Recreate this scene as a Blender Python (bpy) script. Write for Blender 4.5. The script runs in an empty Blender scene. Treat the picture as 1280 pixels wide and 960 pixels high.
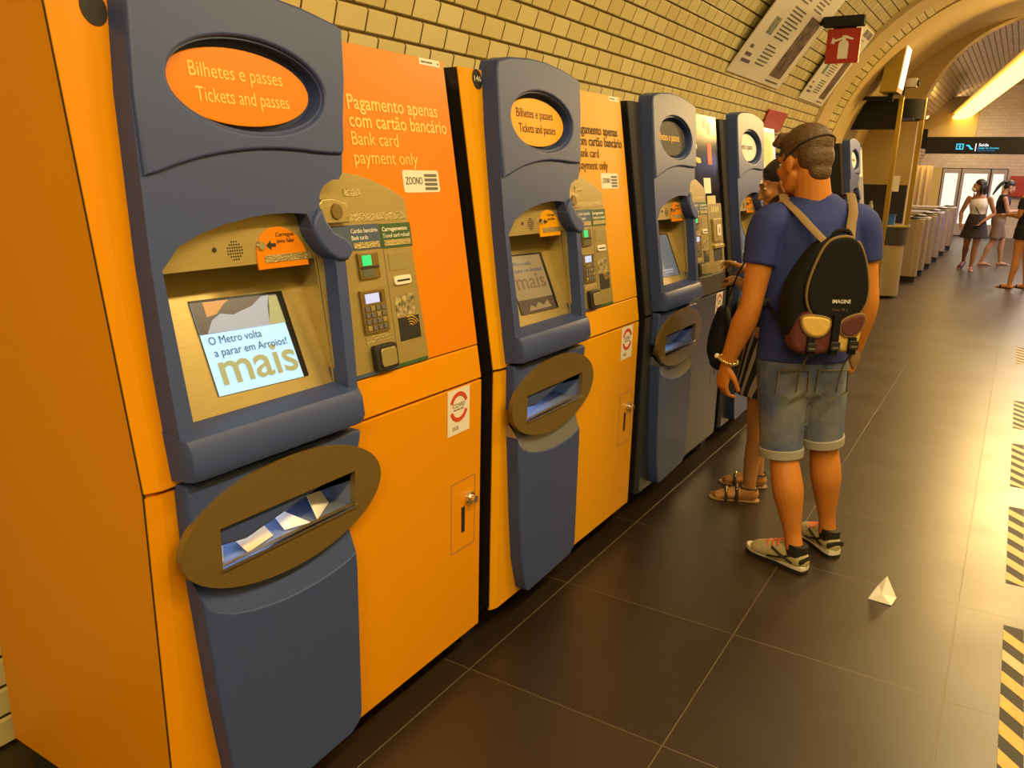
import bpy, bmesh, math, random
from mathutils import Vector, Matrix
random.seed(7)
scn = bpy.context.scene
COL = scn.collection

# ------------------------------------------------------------------ camera
def cam_axes(yaw, pitch, roll):
    cy, sy = math.cos(yaw), math.sin(yaw)
    f = Vector((-sy*math.cos(pitch), cy*math.cos(pitch), -math.sin(pitch)))
    r = Vector((cy, sy, 0)); u = r.cross(f)
    r2 = r*math.cos(roll)+u*math.sin(roll); u2 = -r*math.sin(roll)+u*math.cos(roll)
    return r2, u2, f
cd = bpy.data.cameras.new('camera'); cam = bpy.data.objects.new('camera', cd); COL.objects.link(cam)
r_, u_, f_ = cam_axes(0.5462, 0.2608, 0.0227)
M = Matrix((( r_.x, u_.x, -f_.x, 0), (r_.y, u_.y, -f_.y, 0), (r_.z, u_.z, -f_.z, 1.6), (0, 0, 0, 1)))
cam.matrix_world = M
cd.sensor_width = 36; cd.lens = 36*1008.2/1280; cd.clip_start = .02; cd.clip_end = 200
scn.camera = cam

# ------------------------------------------------------------------ world, lamps, exposure
scn.view_settings.view_transform = 'Standard'; scn.view_settings.look = 'None'
scn.view_settings.gamma = 1; scn.view_settings.use_curve_mapping = False
scn.view_settings.exposure = 0.0
wd = bpy.data.worlds.new('station_air'); scn.world = wd; wd.use_nodes = True
wd.node_tree.nodes['Background'].inputs[0].default_value = (1, .70, .34, 1)
wd.node_tree.nodes['Background'].inputs[1].default_value = .10
LAMP = (1, .72, .33)
def area(name, loc, sx, sy, power, color=LAMP, rot=(0, 0, 0)):
    l = bpy.data.lights.new(name, 'AREA'); l.shape = 'RECTANGLE'; l.size = sx; l.size_y = sy; l.energy = power; l.color = color
    o = bpy.data.objects.new(name, l); o.location = loc; o.rotation_euler = rot; COL.objects.link(o); LAMPS.append((loc, rot, sx, sy)); return o
LAMPS = []
for i, y in enumerate((-2.6, -.6, 1.4, 3.6, 6.0, 8.4)):
    area('vault_lamp', (.75, y, 3.45), .30, 1.5, 120 if i == 0 else 72, LAMP, (0, math.radians(8), 0))
area('far_hall_lamp', (.9, 15.5, 3.6), .5, 3, 105, (1, .80, .48))
area('far_hall_lamp', (.6, 20.0, 3.6), .5, 3, 115, (1, .80, .55))
area('far_hall_lamp', (.2, 24.5, 3.5), .5, 2, 30, (1, .86, .70))
area('floor_fill_lamp', (.48, 12.6, 3.2), .8, .7, 160, (1, .64, .20), (math.radians(-50), 0, 0))  # unseen lamp added to brighten the floor
area('far_wall_lamp', (-1.75, 22.6, 2.95), 1.2, 1.2, 150, (1, .66, .20), (math.radians(55), 0, 0))
area('far_hall_cool_lamp', (1.6, 17.5, 3.0), .5, 2, 150, (.58, .58, 1))
LC = (1, .74, .36)

# ------------------------------------------------------------------ materials
def lin(c): c /= 255.; return c/12.92 if c <= .04045 else ((c+.055)/1.055)**2.4
def S(r, g, b): return (lin(r), lin(g), lin(b), 1)
def A(r, g, b, k=1.0):            # own colour of a thing that reads as r,g,b under the amber lamps
    return tuple(min(.92, k*lin(v)/l) for v, l in zip((r, g, b), LC))+(1,)
def mat(name, col, rough=.5, metal=0, emit=None, es=0, coat=0, noise=None, bump=None, spec=None):
    m = bpy.data.materials.new(name); m.use_nodes = True; nt = m.node_tree; b = nt.nodes['Principled BSDF']
    b.inputs['Base Color'].default_value = col; b.inputs['Roughness'].default_value = rough; b.inputs['Metallic'].default_value = metal
    if coat: b.inputs['Coat Weight'].default_value = coat; b.inputs['Coat Roughness'].default_value = .08
    if spec is not None: b.inputs['Specular IOR Level'].default_value = spec
    if emit: b.inputs['Emission Color'].default_value = emit; b.inputs['Emission Strength'].default_value = es
    if noise or bump:
        tc = nt.nodes.new('ShaderNodeTexCoord')
    if noise:                      # (scale, second colour, stretch)
        sc, c2, st = noise
        mp = nt.nodes.new('ShaderNodeMapping'); mp.inputs['Scale'].default_value = st
        nz = nt.nodes.new('ShaderNodeTexNoise'); nz.inputs['Scale'].default_value = sc; nz.inputs['Detail'].default_value = 4
        mx = nt.nodes.new('ShaderNodeMix'); mx.data_type = 'RGBA'
        nt.links.new(tc.outputs['Object'], mp.inputs[0]); nt.links.new(mp.outputs[0], nz.inputs['Vector'])
        rp = nt.nodes.new('ShaderNodeMapRange'); rp.inputs[1].default_value = .35; rp.inputs[2].default_value = .65
        nt.links.new(nz.outputs['Fac'], rp.inputs[0]); nt.links.new(rp.outputs[0], mx.inputs[0])
        mx.inputs[6].default_value = col; mx.inputs[7].default_value = c2
        nt.links.new(mx.outputs[2], b.inputs['Base Color'])
    if bump:                       # (scale, strength)
        nz = nt.nodes.new('ShaderNodeTexNoise'); nz.inputs['Scale'].default_value = bump[0]; nz.inputs['Detail'].default_value = 3
        bp = nt.nodes.new('ShaderNodeBump'); bp.inputs['Strength'].default_value = bump[1]; bp.inputs['Distance'].default_value = .01
        nt.links.new(tc.outputs['Object'], nz.inputs['Vector']); nt.links.new(nz.outputs['Fac'], bp.inputs['Height']); nt.links.new(bp.outputs[0], b.inputs['Normal'])
    return m
def tile_mat(name, c1, c2, mortar, bw, rh, rough, bumpd, metal=0, msize=.0035):
    m = bpy.data.materials.new(name); m.use_nodes = True; nt = m.node_tree; b = nt.nodes['Principled BSDF']
    uv = nt.nodes.new('ShaderNodeTexCoord'); br = nt.nodes.new('ShaderNodeTexBrick')
    nt.links.new(uv.outputs['UV'], br.inputs['Vector'])
    for k, v in dict(Color1=c1, Color2=c2, Mortar=mortar).items(): br.inputs[k].default_value = v
    br.inputs['Scale'].default_value = 1; br.inputs['Mortar Size'].default_value = msize; br.inputs['Mortar Smooth'].default_value = .3
    br.inputs['Brick Width'].default_value = bw; br.inputs['Row Height'].default_value = rh
    nt.links.new(br.outputs['Color'], b.inputs['Base Color'])
    bp = nt.nodes.new('ShaderNodeBump'); bp.invert = True; bp.inputs['Strength'].default_value = .8; bp.inputs['Distance'].default_value = bumpd
    nt.links.new(br.outputs['Fac'], bp.inputs['Height'])
    nz = nt.nodes.new('ShaderNodeTexNoise'); nz.inputs['Scale'].default_value = 7; nt.links.new(uv.outputs['UV'], nz.inputs['Vector'])
    b2 = nt.nodes.new('ShaderNodeBump'); b2.inputs['Strength'].default_value = .35; b2.inputs['Distance'].default_value = .004
    nt.links.new(nz.outputs['Fac'], b2.inputs['Height']); nt.links.new(bp.outputs[0], b2.inputs['Normal']); nt.links.new(b2.outputs[0], b.inputs['Normal'])
    b.inputs['Roughness'].default_value = rough; b.inputs['Metallic'].default_value = metal
    return m
MT = {}
MT['tile'] = tile_mat('cream_bevel_tile', A(224, 186, 98), A(210, 170, 82), A(92, 58, 10), .16, .09, .22, .006, msize=.0046)
MT['fartile'] = tile_mat('far_glossy_tile', A(205, 165, 110), A(190, 150, 98), A(140, 105, 60), .16, .09, .16, .006)
MT['plaster'] = mat('smooth_cream_plaster', A(200, 155, 75), .45, bump=(9, .08))
MT['orange'] = mat('orange_lit_enamel', (.66, .262, .0005, 1), .38, spec=.16)  # one paint with the amber enamel; difference of light put into the colour
MT['orangeglass'] = mat('orange_lit_panel_glass', (.66, .205, .002, 1), .32, spec=.22)  # nearest panel's redder look under its light put into the colour
MT['yellow'] = mat('amber_lit_enamel', (.68, .312, .0005, 1), .38, spec=.18)
MT['blue'] = mat('slate_blue_plastic', (.042, .066, .195, 1), .42, spec=.3)
MT['navy'] = mat('dark_navy_enamel', (.024, .025, .034, 1), .35)
MT['black'] = mat('black_enamel', (.010, .009, .009, 1), .35)
MT['blackglass'] = mat('black_glass', (.006, .0055, .006, 1), .14, spec=.10)
MT['rubber'] = mat('matte_black', (.008, .007, .007, 1), .8)
MT['steel'] = mat('brushed_steel', A(172, 140, 68, 1.05), .34, metal=.6, noise=(14, A(164, 132, 62, 1.05), (1, 1, 40)))
MT['steelp'] = mat('brushed_steel_plate', A(172, 136, 62, 1.05), .36, metal=.55, noise=(14, A(165, 129, 57, 1.05), (1, 1, 40)))
MT['bronze'] = mat('brushed_bronze', A(134, 98, 36, .95), .36, metal=.5, noise=(16, A(128, 93, 33, .95), (1, 1, 30)))
MT['chrome'] = mat('chrome', (.75, .74, .70, 1), .15, metal=1)
MT['silver'] = mat('silver_ledge', (.42, .46, .56, 1), .28, metal=.8)
MT['cream'] = mat('cream_sticker', A(222, 190, 130), .5)
MT['white'] = mat('white_card', (.80, .80, .76, 1), .6)
MT['paleprint'] = mat('pale_print', A(200, 165, 85), .5)
MT['red'] = mat('red_sign', A(165, 36, 12), .4)
MT['redink'] = mat('red_ink', A(195, 60, 20), .5)
MT['ink'] = mat('black_ink', (.012, .010, .008, 1), .6)
MT['greyink'] = mat('grey_ink', (.12, .11, .10, 1), .6)
MT['pale_ink_glare'] = mat('pale_amber_ink_and_glare', (.95, .55, .12, 1), .5)  # sticker print; on the nearest machine, reflection put into the lettering colour
MT['amberink'] = mat('amber_ink', (.85, .50, .03, 1), .5)
MT['purpleink'] = mat('purple_ink', (.12, .085, .16, 1), .5)
MT['labelblue'] = mat('blue_label', (.05, .085, .16, 1), .4)
MT['labelgreen'] = mat('green_label', (.03, .09, .03, 1), .4)
MT['photo'] = mat('poster_photo', (.045, .025, .040, 1), .4, noise=(16, (.26, .17, .09, 1), (1, 1, 1)))
MT['teal'] = mat('poster_teal_picture', (.06, .15, .15, 1), .4, noise=(30, (.40, .40, .28, 1), (1, 1, 1)))
MT['greenled'] = mat('green_led', (.02, .4, .12, 1), .3, emit=(.02, .9, .28, 1), es=.55)
MT['glassgrey'] = mat('tinted_window', (.10, .12, .10, 1), .15)
MT['lcd'] = mat('lcd_display', (.3, .35, .5, 1), .3, emit=(.40, .48, .85, 1), es=.8)
MT['scr_light'] = mat('screen_pale_blue', (.2, .3, .4, 1), .25, emit=(.36, .66, .92, 1), es=.95)
MT['scr_dark'] = mat('screen_picture_dark', (.03, .03, .03, 1), .25, emit=(.085, .062, .05, 1), es=1)
MT['scr_orange'] = mat('screen_picture_orange', (.1, .05, .02, 1), .25, emit=(.62, .27, .07, 1), es=1)
MT['scr_grey'] = mat('screen_picture_grey', (.1, .1, .1, 1), .25, emit=(.32, .34, .38, 1), es=1)
MT['scr_khaki'] = mat('screen_khaki_letters', (.1, .1, .05, 1), .25, emit=(.36, .33, .13, 1), es=1)
MT['scr_ink'] = mat('screen_ink', (.01, .02, .03, 1), .25, emit=(.02, .05, .09, 1), es=1)
MT['scr_tan'] = mat('screen_dim_tan', (.10, .08, .05, 1), .25, emit=(.20, .125, .045, 1), es=1)
MT['scr_tan2'] = mat('screen_dim_letters', (.05, .03, .02, 1), .25, emit=(.13, .075, .024, 1), es=1)
MT['scr_brown'] = mat('screen_dim_brown', (.03, .02, .015, 1), .25, emit=(.055, .032, .018, 1), es=1)
MT['scr_slate'] = mat('screen_dim_slate', (.06, .07, .08, 1), .25, emit=(.06, .085, .12, 1), es=1)
MT['scr_black'] = mat('screen_bezel', (.006, .006, .006, 1), .2)
MT['traylight'] = mat('tray_lamp', (.3, .4, .6, 1), .4, emit=(.45, .62, 1, 1), es=8)
MT['trayblue'] = mat('tray_lining', (.16, .19, .26, 1), .2)
MT['paper'] = mat('white_paper', (.82, .80, .74, 1), .7)
MT['paper2'] = mat('beige_paper', (.75, .55, .30, 1), .7)
MT['pink'] = mat('braille_plate', A(165, 130, 60), .35, metal=.6, bump=(220, .5))

# ------------------------------------------------------------------ helpers
def tag(o, label=None, cat=None, group=None, kind=None):
    if label: o['label'] = label
    if cat: o['category'] = cat
    if group: o['group'] = group
    if kind: o['kind'] = kind
    return o
def thing(name, label, cat, loc=(0, 0, 0), rz=0, group=None, parent=None):
    o = bpy.data.objects.new(name, None); o.empty_display_size = .1; COL.objects.link(o)
    o.location = loc; o.rotation_euler = (0, 0, rz)
    return tag(o, label, cat, group)
def basis(d, side=None):
    d = Vector(d).normalized()
    s = Vector(side) if side is not None else (Vector((0, 0, 1)) if abs(d.z) < .9 else Vector((1, 0, 0)))
    a = (s-d*s.dot(d)).normalized(); return d, a, d.cross(a)
LOFT_SUB = 0
def catmull(P, R, n):
    Q = []; S_ = []
    for i in range(len(P)-1):
        p0, p1, p2, p3 = P[max(i-1, 0)], P[i], P[i+1], P[min(i+2, len(P)-1)]; a0, a1, a2, a3 = R[max(i-1, 0)], R[i], R[i+1], R[min(i+2, len(P)-1)]
        for j in range(n):
            t = j/n; c = (-.5*t+t*t-.5*t**3, 1-2.5*t*t+1.5*t**3, .5*t+2*t*t-1.5*t**3, -.5*t*t+.5*t**3)
            Q.append(p0*c[0]+p1*c[1]+p2*c[2]+p3*c[3]); S_.append(tuple(a0[k]*c[0]+a1[k]*c[1]+a2[k]*c[2]+a3[k]*c[3] for k in (0, 1)))
    return Q+[P[-1]], S_+[R[-1]]
class MB:
    def __init__(s): s.v = []; s.f = []; s.mi = []; s.cur = 0; s.uv = None; s.wn = False
    def add(s, vs, fs):
        n = len(s.v); s.v += [tuple(v) for v in vs]
        for f in fs: s.f.append(tuple(i+n for i in f)); s.mi.append(s.cur)
        return s
    def quad(s, *p): return s.add(p, [tuple(range(len(p)))])
    def box(s, a, b):
        x0, y0, z0 = [min(p, q) for p, q in zip(a, b)]; x1, y1, z1 = [max(p, q) for p, q in zip(a, b)]
        v = [(x0, y0, z0), (x1, y0, z0), (x1, y1, z0), (x0, y1, z0), (x0, y0, z1), (x1, y0, z1), (x1, y1, z1), (x0, y1, z1)]
        return s.add(v, [(0, 3, 2, 1), (4, 5, 6, 7), (0, 1, 5, 4), (1, 2, 6, 5), (2, 3, 7, 6), (3, 0, 4, 7)])
    def loft(s, pts, rad, side=None, n=14, caps='rr'):
        """closed tube through pts; rad = list of r or (ra,rb); caps r round / f flat"""
        P = [Vector(p) for p in pts]; R = [(r, r) if not isinstance(r, (tuple, list)) else r for r in rad]
        if LOFT_SUB and 3 <= len(P) <= 14: P, R = catmull(P, R, LOFT_SUB)
        rings = []
        prev = side
        for i, p in enumerate(P):
            t = Vector()
            if i > 0: t += (P[i]-P[i-1]).normalized()
            if i < len(P)-1: t += (P[i+1]-P[i]).normalized()
            d, a, b = basis(t, prev)
            if side is None: prev = a
            rings.append((p, d, a, b, R[i]))
        out = []
        def ring(p, a, b, r): return [p+a*r[0]*math.cos(2*math.pi*k/n)+b*r[1]*math.sin(2*math.pi*k/n) for k in range(n)]
        p, d, a, b, r = rings[0]
        if caps[0] == 'r':
            m = min(r)
            for th in (75, 50, 25): c = math.cos(math.radians(th)); out.append(ring(p-d*m*math.sin(math.radians(th)), a, b, (r[0]*c, r[1]*c)))
        for p, d, a, b, r in rings: out.append(ring(p, a, b, r))
        if caps[1] == 'r':
            m = min(r)
            for th in (25, 50, 75): c = math.cos(math.radians(th)); out.append(ring(p+d*m*math.sin(math.radians(th)), a, b, (r[0]*c, r[1]*c)))
        vs = [v for rr in out for v in rr]; fs = []
        for i in range(len(out)-1):
            for k in range(n): fs.append((i*n+k, i*n+(k+1) % n, (i+1)*n+(k+1) % n, (i+1)*n+k))
        fs.append(tuple(reversed(range(n)))); fs.append(tuple(range((len(out)-1)*n, len(out)*n)))
        return s.add(vs, fs)
    def ell(s, c, r, rot=None, n=16, m=10):
        c = Vector(c); rot = rot or Matrix.Identity(3); vs = [c+rot @ Vector((0, 0, -r[2]))]; fs = []
        for i in range(1, m):
            th = -math.pi/2+math.pi*i/m
            for k in range(n):
                ph = 2*math.pi*k/n
                vs.append(c+rot @ Vector((r[0]*math.cos(th)*math.cos(ph), r[1]*math.cos(th)*math.sin(ph), r[2]*math.sin(th))))
        vs.append(c+rot @ Vector((0, 0, r[2])))
        for k in range(n): fs.append((0, 1+(k+1) % n, 1+k)); fs.append((len(vs)-1, 1+(m-2)*n+k, 1+(m-2)*n+(k+1) % n))
        for i in range(m-2):
            for k in range(n): fs.append((1+i*n+k, 1+i*n+(k+1) % n, 1+(i+1)*n+(k+1) % n, 1+(i+1)*n+k))
        return s.add(vs, fs)
    def cyl(s, p0, p1, r, n=20, r2=None): return s.loft([p0, p1], [r, r if r2 is None else r2], n=n, caps='ff')
    def map(s, fn): s.v = [tuple(fn(*v)) for v in s.v]; return s
    def mesh(s, name, mats, smooth=35):
        me = bpy.data.meshes.new(name); me.from_pydata(s.v, [], s.f)
        for m in (mats if isinstance(mats, (list, tuple)) else [mats]): me.materials.append(m)
        for p, i in zip(me.polygons, s.mi): p.material_index = i
        if s.uv:
            l = me.uv_layers.new(name='UVMap')
            for lp in me.loops: l.data[lp.index].uv = s.uv[lp.vertex_index]
        if smooth:
            me.polygons.foreach_set('use_smooth', [True]*len(me.polygons)); me.set_sharp_from_angle(angle=math.radians(smooth))
        me.update(); return me
    def build(s, name, mats, parent=None, smooth=35, bevel=0):
        o = bpy.data.objects.new(name, s.mesh(name, mats, smooth)); COL.objects.link(o)
        if parent: o.parent = parent
        if s.wn: wn = o.modifiers.new('weighted_normal', 'WEIGHTED_NORMAL'); wn.keep_sharp = True; wn.weight = 80
        if bevel:
            b = o.modifiers.new('bevel', 'BEVEL'); b.width = bevel; b.segments = 2; b.limit_method = 'ANGLE'; b.angle_limit = math.radians(40)
        return o
def eval_mesh(ob):
    dg = bpy.context.evaluated_depsgraph_get(); dg.update()
    me = bpy.data.meshes.new_from_object(ob.evaluated_get(dg)); return me
def slab(outline, holes=(), w0=0, w1=.01, bevel=0, res=3):
    """2D outline (u,z) with holes extruded from w0 to w1, edges rounded -> MB in (u,z,w)"""
    cu = bpy.data.curves.new('tmp', 'CURVE'); cu.dimensions = '2D'; cu.fill_mode = 'BOTH'; cu.extrude = (w1-w0)/2
    for poly in [outline]+list(holes):
        sp = cu.splines.new('POLY'); sp.points.add(len(poly)-1); sp.use_cyclic_u = True
        for p, q in zip(sp.points, poly): p.co = (q[0], q[1], 0, 1)
    ob = bpy.data.objects.new('tmp', cu); COL.objects.link(ob); me = eval_mesh(ob)
    bm = bmesh.new(); bm.from_mesh(me); bmesh.ops.remove_doubles(bm, verts=bm.verts, dist=1e-5)
    if bevel:
        bmesh.ops.dissolve_limit(bm, angle_limit=.01, verts=bm.verts, edges=bm.edges)
        ed = [e for e in bm.edges if len(e.link_faces) == 2 and e.calc_face_angle(0) > .9 and abs(e.verts[0].co.z-e.verts[1].co.z) < 1e-6]
        bmesh.ops.bevel(bm, geom=ed, offset=bevel, offset_type='OFFSET', segments=res, profile=.5, affect='EDGES', clamp_overlap=True)
    mb = MB(); c = (w0+w1)/2; bm.verts.index_update()
    mb.add([(v.co.x, v.co.y, v.co.z+c) for v in bm.verts], [tuple(v.index for v in f.verts) for f in bm.faces])
    mb.wn = bool(bevel); bm.free(); bpy.data.objects.remove(ob); bpy.data.curves.remove(cu); bpy.data.meshes.remove(me)
    return mb
_txt = {}
def text2d(s, bold=False):
    k = (s, bold)
    if k not in _txt:
        cu = bpy.data.curves.new('t', 'FONT'); cu.body = s; cu.size = 1; cu.resolution_u = 3; cu.extrude = .004
        if bold: cu.offset = .012
        ob = bpy.data.objects.new('t', cu); COL.objects.link(ob); me = eval_mesh(ob)
        V = [tuple(v.co) for v in me.vertices]; F = [tuple(p.vertices) for p in me.polygons]
        bpy.data.objects.remove(ob); bpy.data.curves.remove(cu); bpy.data.meshes.remove(me)
        _txt[k] = (V, F)
    return _txt[k]
def text(mb, s, u0, u1, z0, h, w, bold=False):
    """lettering in (u,z,w): spans u0..u1, baseline z0, capital height h"""
    V, F = text2d(s, bold); xs = [v[0] for v in V]; a, b = min(xs), max(xs); k = (u1-u0)/(b-a); kh = h/.70
    mb.add([(u0+(v[0]-a)*k, z0+v[1]*kh, w+v[2]*.1) for v in V], F); return mb
def ellipse(cx, cz, a, b, n=48, a0=0, a1=360):
    return [(cx+a*math.cos(math.radians(a0+(a1-a0)*k/n)), cz+b*math.sin(math.radians(a0+(a1-a0)*k/n))) for k in range(n if a1-a0 == 360 else n+1)]
def rrect(u0, z0, u1, z1, r=.008):
    P = []
    for cx, cz, a in ((u1-r, z1-r, 0), (u0+r, z1-r, 90), (u0+r, z0+r, 180), (u1-r, z0+r, 270)): P += [(cx+r*math.cos(math.radians(a+q)), cz+r*math.sin(math.radians(a+q))) for q in (0, 30, 60, 90)]
    return P
def rect(u0, z0, u1, z1): return [(u0, z0), (u1, z0), (u1, z1), (u0, z1)]
def smoothpoly(P, it=2, closed=True):
    for _ in range(it):
        Q = []
        for i in range(len(P)):
            p, q = P[i], P[(i+1) % len(P)]
            Q += [(.75*p[0]+.25*q[0], .75*p[1]+.25*q[1]), (.25*p[0]+.75*q[0], .25*p[1]+.75*q[1])]
        P = Q
    return P

# ------------------------------------------------------------------ the setting
XC, ZC, RV = .05, 1.5, 2.25
def vault_x(z): return XC-math.sqrt(RV*RV-(z-ZC)**2) if z > ZC else XC-RV
def courses(name, y0, y1, s0, s1, m, side=-1, R=RV, xc=XC, zc=ZC, groove=.010, ch=.09):
    """bevelled courses swept along the tunnel; s is arc length from the floor"""
    def P(s, off):
        if s < zc: return (xc+side*(R-off), s)
        th = (s-zc)/R; return (xc+side*(R-off)*math.cos(th), zc+(R-off)*math.sin(th))
    prof = []; s = s0
    while s < s1-1e-6:
        e = min(s+ch, s1)
        prof += [(s, 0), (s+.0035, 0), (s+.010, groove), (e-.010, groove), (e-.0035, 0)]; s = e
    prof.append((s1, 0)); mb = MB(); ny = 2; n = len(prof); uv = []
    for j in range(ny):
        y = y0+(y1-y0)*j/(ny-1)
        for (q, off) in prof:
            x, z = P(q, off); mb.v.append((x, y, z)); uv.append((y, q))
    for j in range(ny-1):
        for i in range(n-1):
            f = (j*n+i, j*n+i+1, (j+1)*n+i+1, (j+1)*n+i); mb.f.append(f if side > 0 else f[::-1]); mb.mi.append(0)
    mb.uv = uv
    return tag(mb.build(name, m, smooth=0), kind='structure')
quarter = ZC+RV*math.pi/2
N1 = round(3.78/.09)*.09
courses('wall_left', -4, 9.75, 0, N1, MT['tile'])
courses('wall_left.001', 10.25, 10.9, 0, N1, MT['tile'])
courses('wall_right', -4, 10.9, 0, N1, MT['tile'], side=1)
def arc_shell(name, y0, y1, R, m, a0=0, a1=180, xc=XC, zc=ZC, n=40, foot=True, back=True, Rb=None):
    mb = MB(); pr = []
    if foot: pr.append((xc+R, 0))
    for k in range(n+1):
        t = math.radians(a0+(a1-a0)*k/n); pr.append((xc+R*math.cos(t), zc+R*math.sin(t)))
    if foot: pr.append((xc-R, 0))
    L = len(pr)
    mb.v = [(x, y, z) for y in (y0, y1) for x, z in pr]
    for i in range(L-1): mb.f.append((i, L+i, L+i+1, i+1)); mb.mi.append(0)
    if Rb:      # front face ring to outer radius
        pb = [(xc+(x-xc)*Rb/R, zc+(z-zc)*Rb/R if z > 0 else z) for x, z in pr]
        mb.add([(x, y0, z) for x, z in pr]+[(x, y0, z) for x, z in pb], [(i, i+1, L+i+1, L+i) for i in range(L-1)])
    return tag(mb.build(name, m), kind='structure')
thc = math.degrees((N1-ZC)/RV)
arc_shell('ceiling', -4, 10.9, RV-.004, MT['plaster'], thc, 180-thc, foot=False)
arc_shell('trim_1', 9.75, 10.25, RV-.05, MT['plaster'], Rb=RV+.02)
arc_shell('ceiling.001', 10.9, 13.3, RV-.02, MT['plaster'], Rb=RV+.02)
# end wall with the arched opening
ac, az, ar = .05, 2.28, 1.47
outer = [(ac+2.6, 0), (ac+2.6, 4.2), (ac-2.6, 4.2), (ac-2.6, 0)]
inner = [(ac-ar, 0)]+[(ac+ar*math.cos(math.radians(180-t)), az+ar*math.sin(math.radians(180-t))) for t in range(0, 181, 6)]+[(ac+ar, 0)]
w = slab(outer+inner, (), 0, .30); w.map(lambda u, z, q: (u, 13.3+q, z))
tag(w.build('wall_end', MT['plaster']), kind='structure')
# far hall
FX, FZ, FR = .3, 1.15, 3.1
courses('wall_left.002', 13.6, 27.2, 0, round((FZ+FR*math.radians(150))/.09)*.09, MT['fartile'], R=FR, xc=FX, zc=FZ, groove=.014)
tag(MB().box((FX+FR-.1, 13.6, 0), (FX+FR+.1, 27.2, 2.8)).build('wall_right.001', MT['plaster']), kind='structure')
fw = slab([(-3.2, 0), (3.6, 0), (3.6, 4.4), (-3.2, 4.4)], (), 0, .1); fw.map(lambda u, z, q: (u, 27.2+q, z))
fw.uv = [(v[0], v[2]) for v in fw.v]
tag(fw.build('wall_back', tile_mat('end_wall_tile', A(215, 175, 135), A(205, 165, 125), A(180, 140, 100), .16, .09, .3, .002)), kind='structure')
# housings added behind every area lamp
for i, (loc, rot, sx, sy) in enumerate(LAMPS):
    o = MB().box((-sx/2-.03, -sy/2-.03, .006), (sx/2+.03, sy/2+.03, .07)).build('trim_%d' % (i+2), MT['plaster'], bevel=.01); o.location = loc; o.rotation_euler = rot; o['kind'] = 'structure'
# floor of polished granite slabs
def floor_mat():
    m = bpy.data.materials.new('dark_granite_floor'); m.use_nodes = True; nt = m.node_tree; b = nt.nodes['Principled BSDF']
    tc = nt.nodes.new('ShaderNodeTexCoord'); mp = nt.nodes.new('ShaderNodeMapping'); mp.inputs['Location'].default_value = (1.312+.673*10, -1.932+.692*10, 0)
    br = nt.nodes.new('ShaderNodeTexBrick'); br.offset = 0; br.inputs['Scale'].default_value = 1
    br.inputs['Brick Width'].default_value = .673; br.inputs['Row Height'].default_value = .692; br.inputs['Mortar Size'].default_value = .0022; br.inputs['Mortar Smooth'].default_value = .4
    nt.links.new(tc.outputs['Object'], mp.inputs[0]); nt.links.new(mp.outputs[0], br.inputs['Vector'])
    br.inputs['Color1'].default_value = (.020, .0115, .006, 1); br.inputs['Color2'].default_value = (.028, .016, .008, 1); br.inputs['Mortar'].default_value = (.11, .078, .038, 1)
    sp = nt.nodes.new('ShaderNodeTexNoise'); sp.inputs['Scale'].default_value = 240; sp.inputs['Detail'].default_value = 2; nt.links.new(tc.outputs['Object'], sp.inputs['Vector'])
    rp = nt.nodes.new('ShaderNodeMapRange'); rp.inputs[1].default_value = .62; rp.inputs[2].default_value = .78; rp.inputs[4].default_value = .35; nt.links.new(sp.outputs['Fac'], rp.inputs[0])
    mx = nt.nodes.new('ShaderNodeMix'); mx.data_type = 'RGBA'; nt.links.new(rp.outputs[0], mx.inputs[0]); nt.links.new(br.outputs['Color'], mx.inputs[6]); mx.inputs[7].default_value = (.10, .06, .03, 1)
    nt.links.new(mx.outputs[2], b.inputs['Base Color'])
    n2 = nt.nodes.new('ShaderNodeTexNoise'); n2.inputs['Scale'].default_value = 2.6; n2.inputs['Detail'].default_value = 5; nt.links.new(tc.outputs['Object'], n2.inputs['Vector'])
    r2 = nt.nodes.new('ShaderNodeMapRange'); r2.inputs[3].default_value = .29; r2.inputs[4].default_value = .44; nt.links.new(n2.outputs['Fac'], r2.inputs[0]); nt.links.new(r2.outputs[0], b.inputs['Roughness'])
    bp = nt.nodes.new('ShaderNodeBump'); bp.inputs['Strength'].default_value = .5; bp.inputs['Distance'].default_value = .002; bp.invert = True
    nt.links.new(br.outputs['Fac'], bp.inputs['Height']); nt.links.new(bp.outputs[0], b.inputs['Normal'])
    b.inputs['Specular IOR Level'].default_value = .8
    return m
tag(MB().box((-4, -4, -.1), (4, 28, 0)).build('floor', floor_mat()), kind='structure')

# ------------------------------------------------------------------ ticket machines
X0 = -1.35
def LEAN(u, z, w): return (w-.16*max(0, z-.965), u, z)
FASC = [(.115, 1.903), (.13, 1.926), (.2, 1.943), (.32, 1.953), (.433, 1.953), (.551, 1.941), (.66, 1.921), (.680, 1.912), (.665, 1.80), (.640, 1.70), (.624, 1.612), (.617, 1.580),
        (.602, 1.566), (.582, 1.566), (.548, 1.552), (.531, 1.531), (.526, 1.504), (.534, 1.474), (.556, 1.446), (.590, 1.430), (.603, 1.415), (.602, 1.396), (.586, 1.382), (.574, 1.2), (.555, 1.0),
        (.056, 1.0), (.058, 1.2), (.066, 1.41), (.077, 1.556), (.090, 1.72)]
CUT = [(.088, 1.398), (.133, 1.440), (.19, 1.462), (.246, 1.476), (.31, 1.487), (.369, 1.493), (.43, 1.494), (.482, 1.490), (.489, 1.475), (.492, 1.452), (.503, 1.428), (.522, 1.405), (.552, 1.385), (.530, 1.06), (.094, 1.06)]
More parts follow.
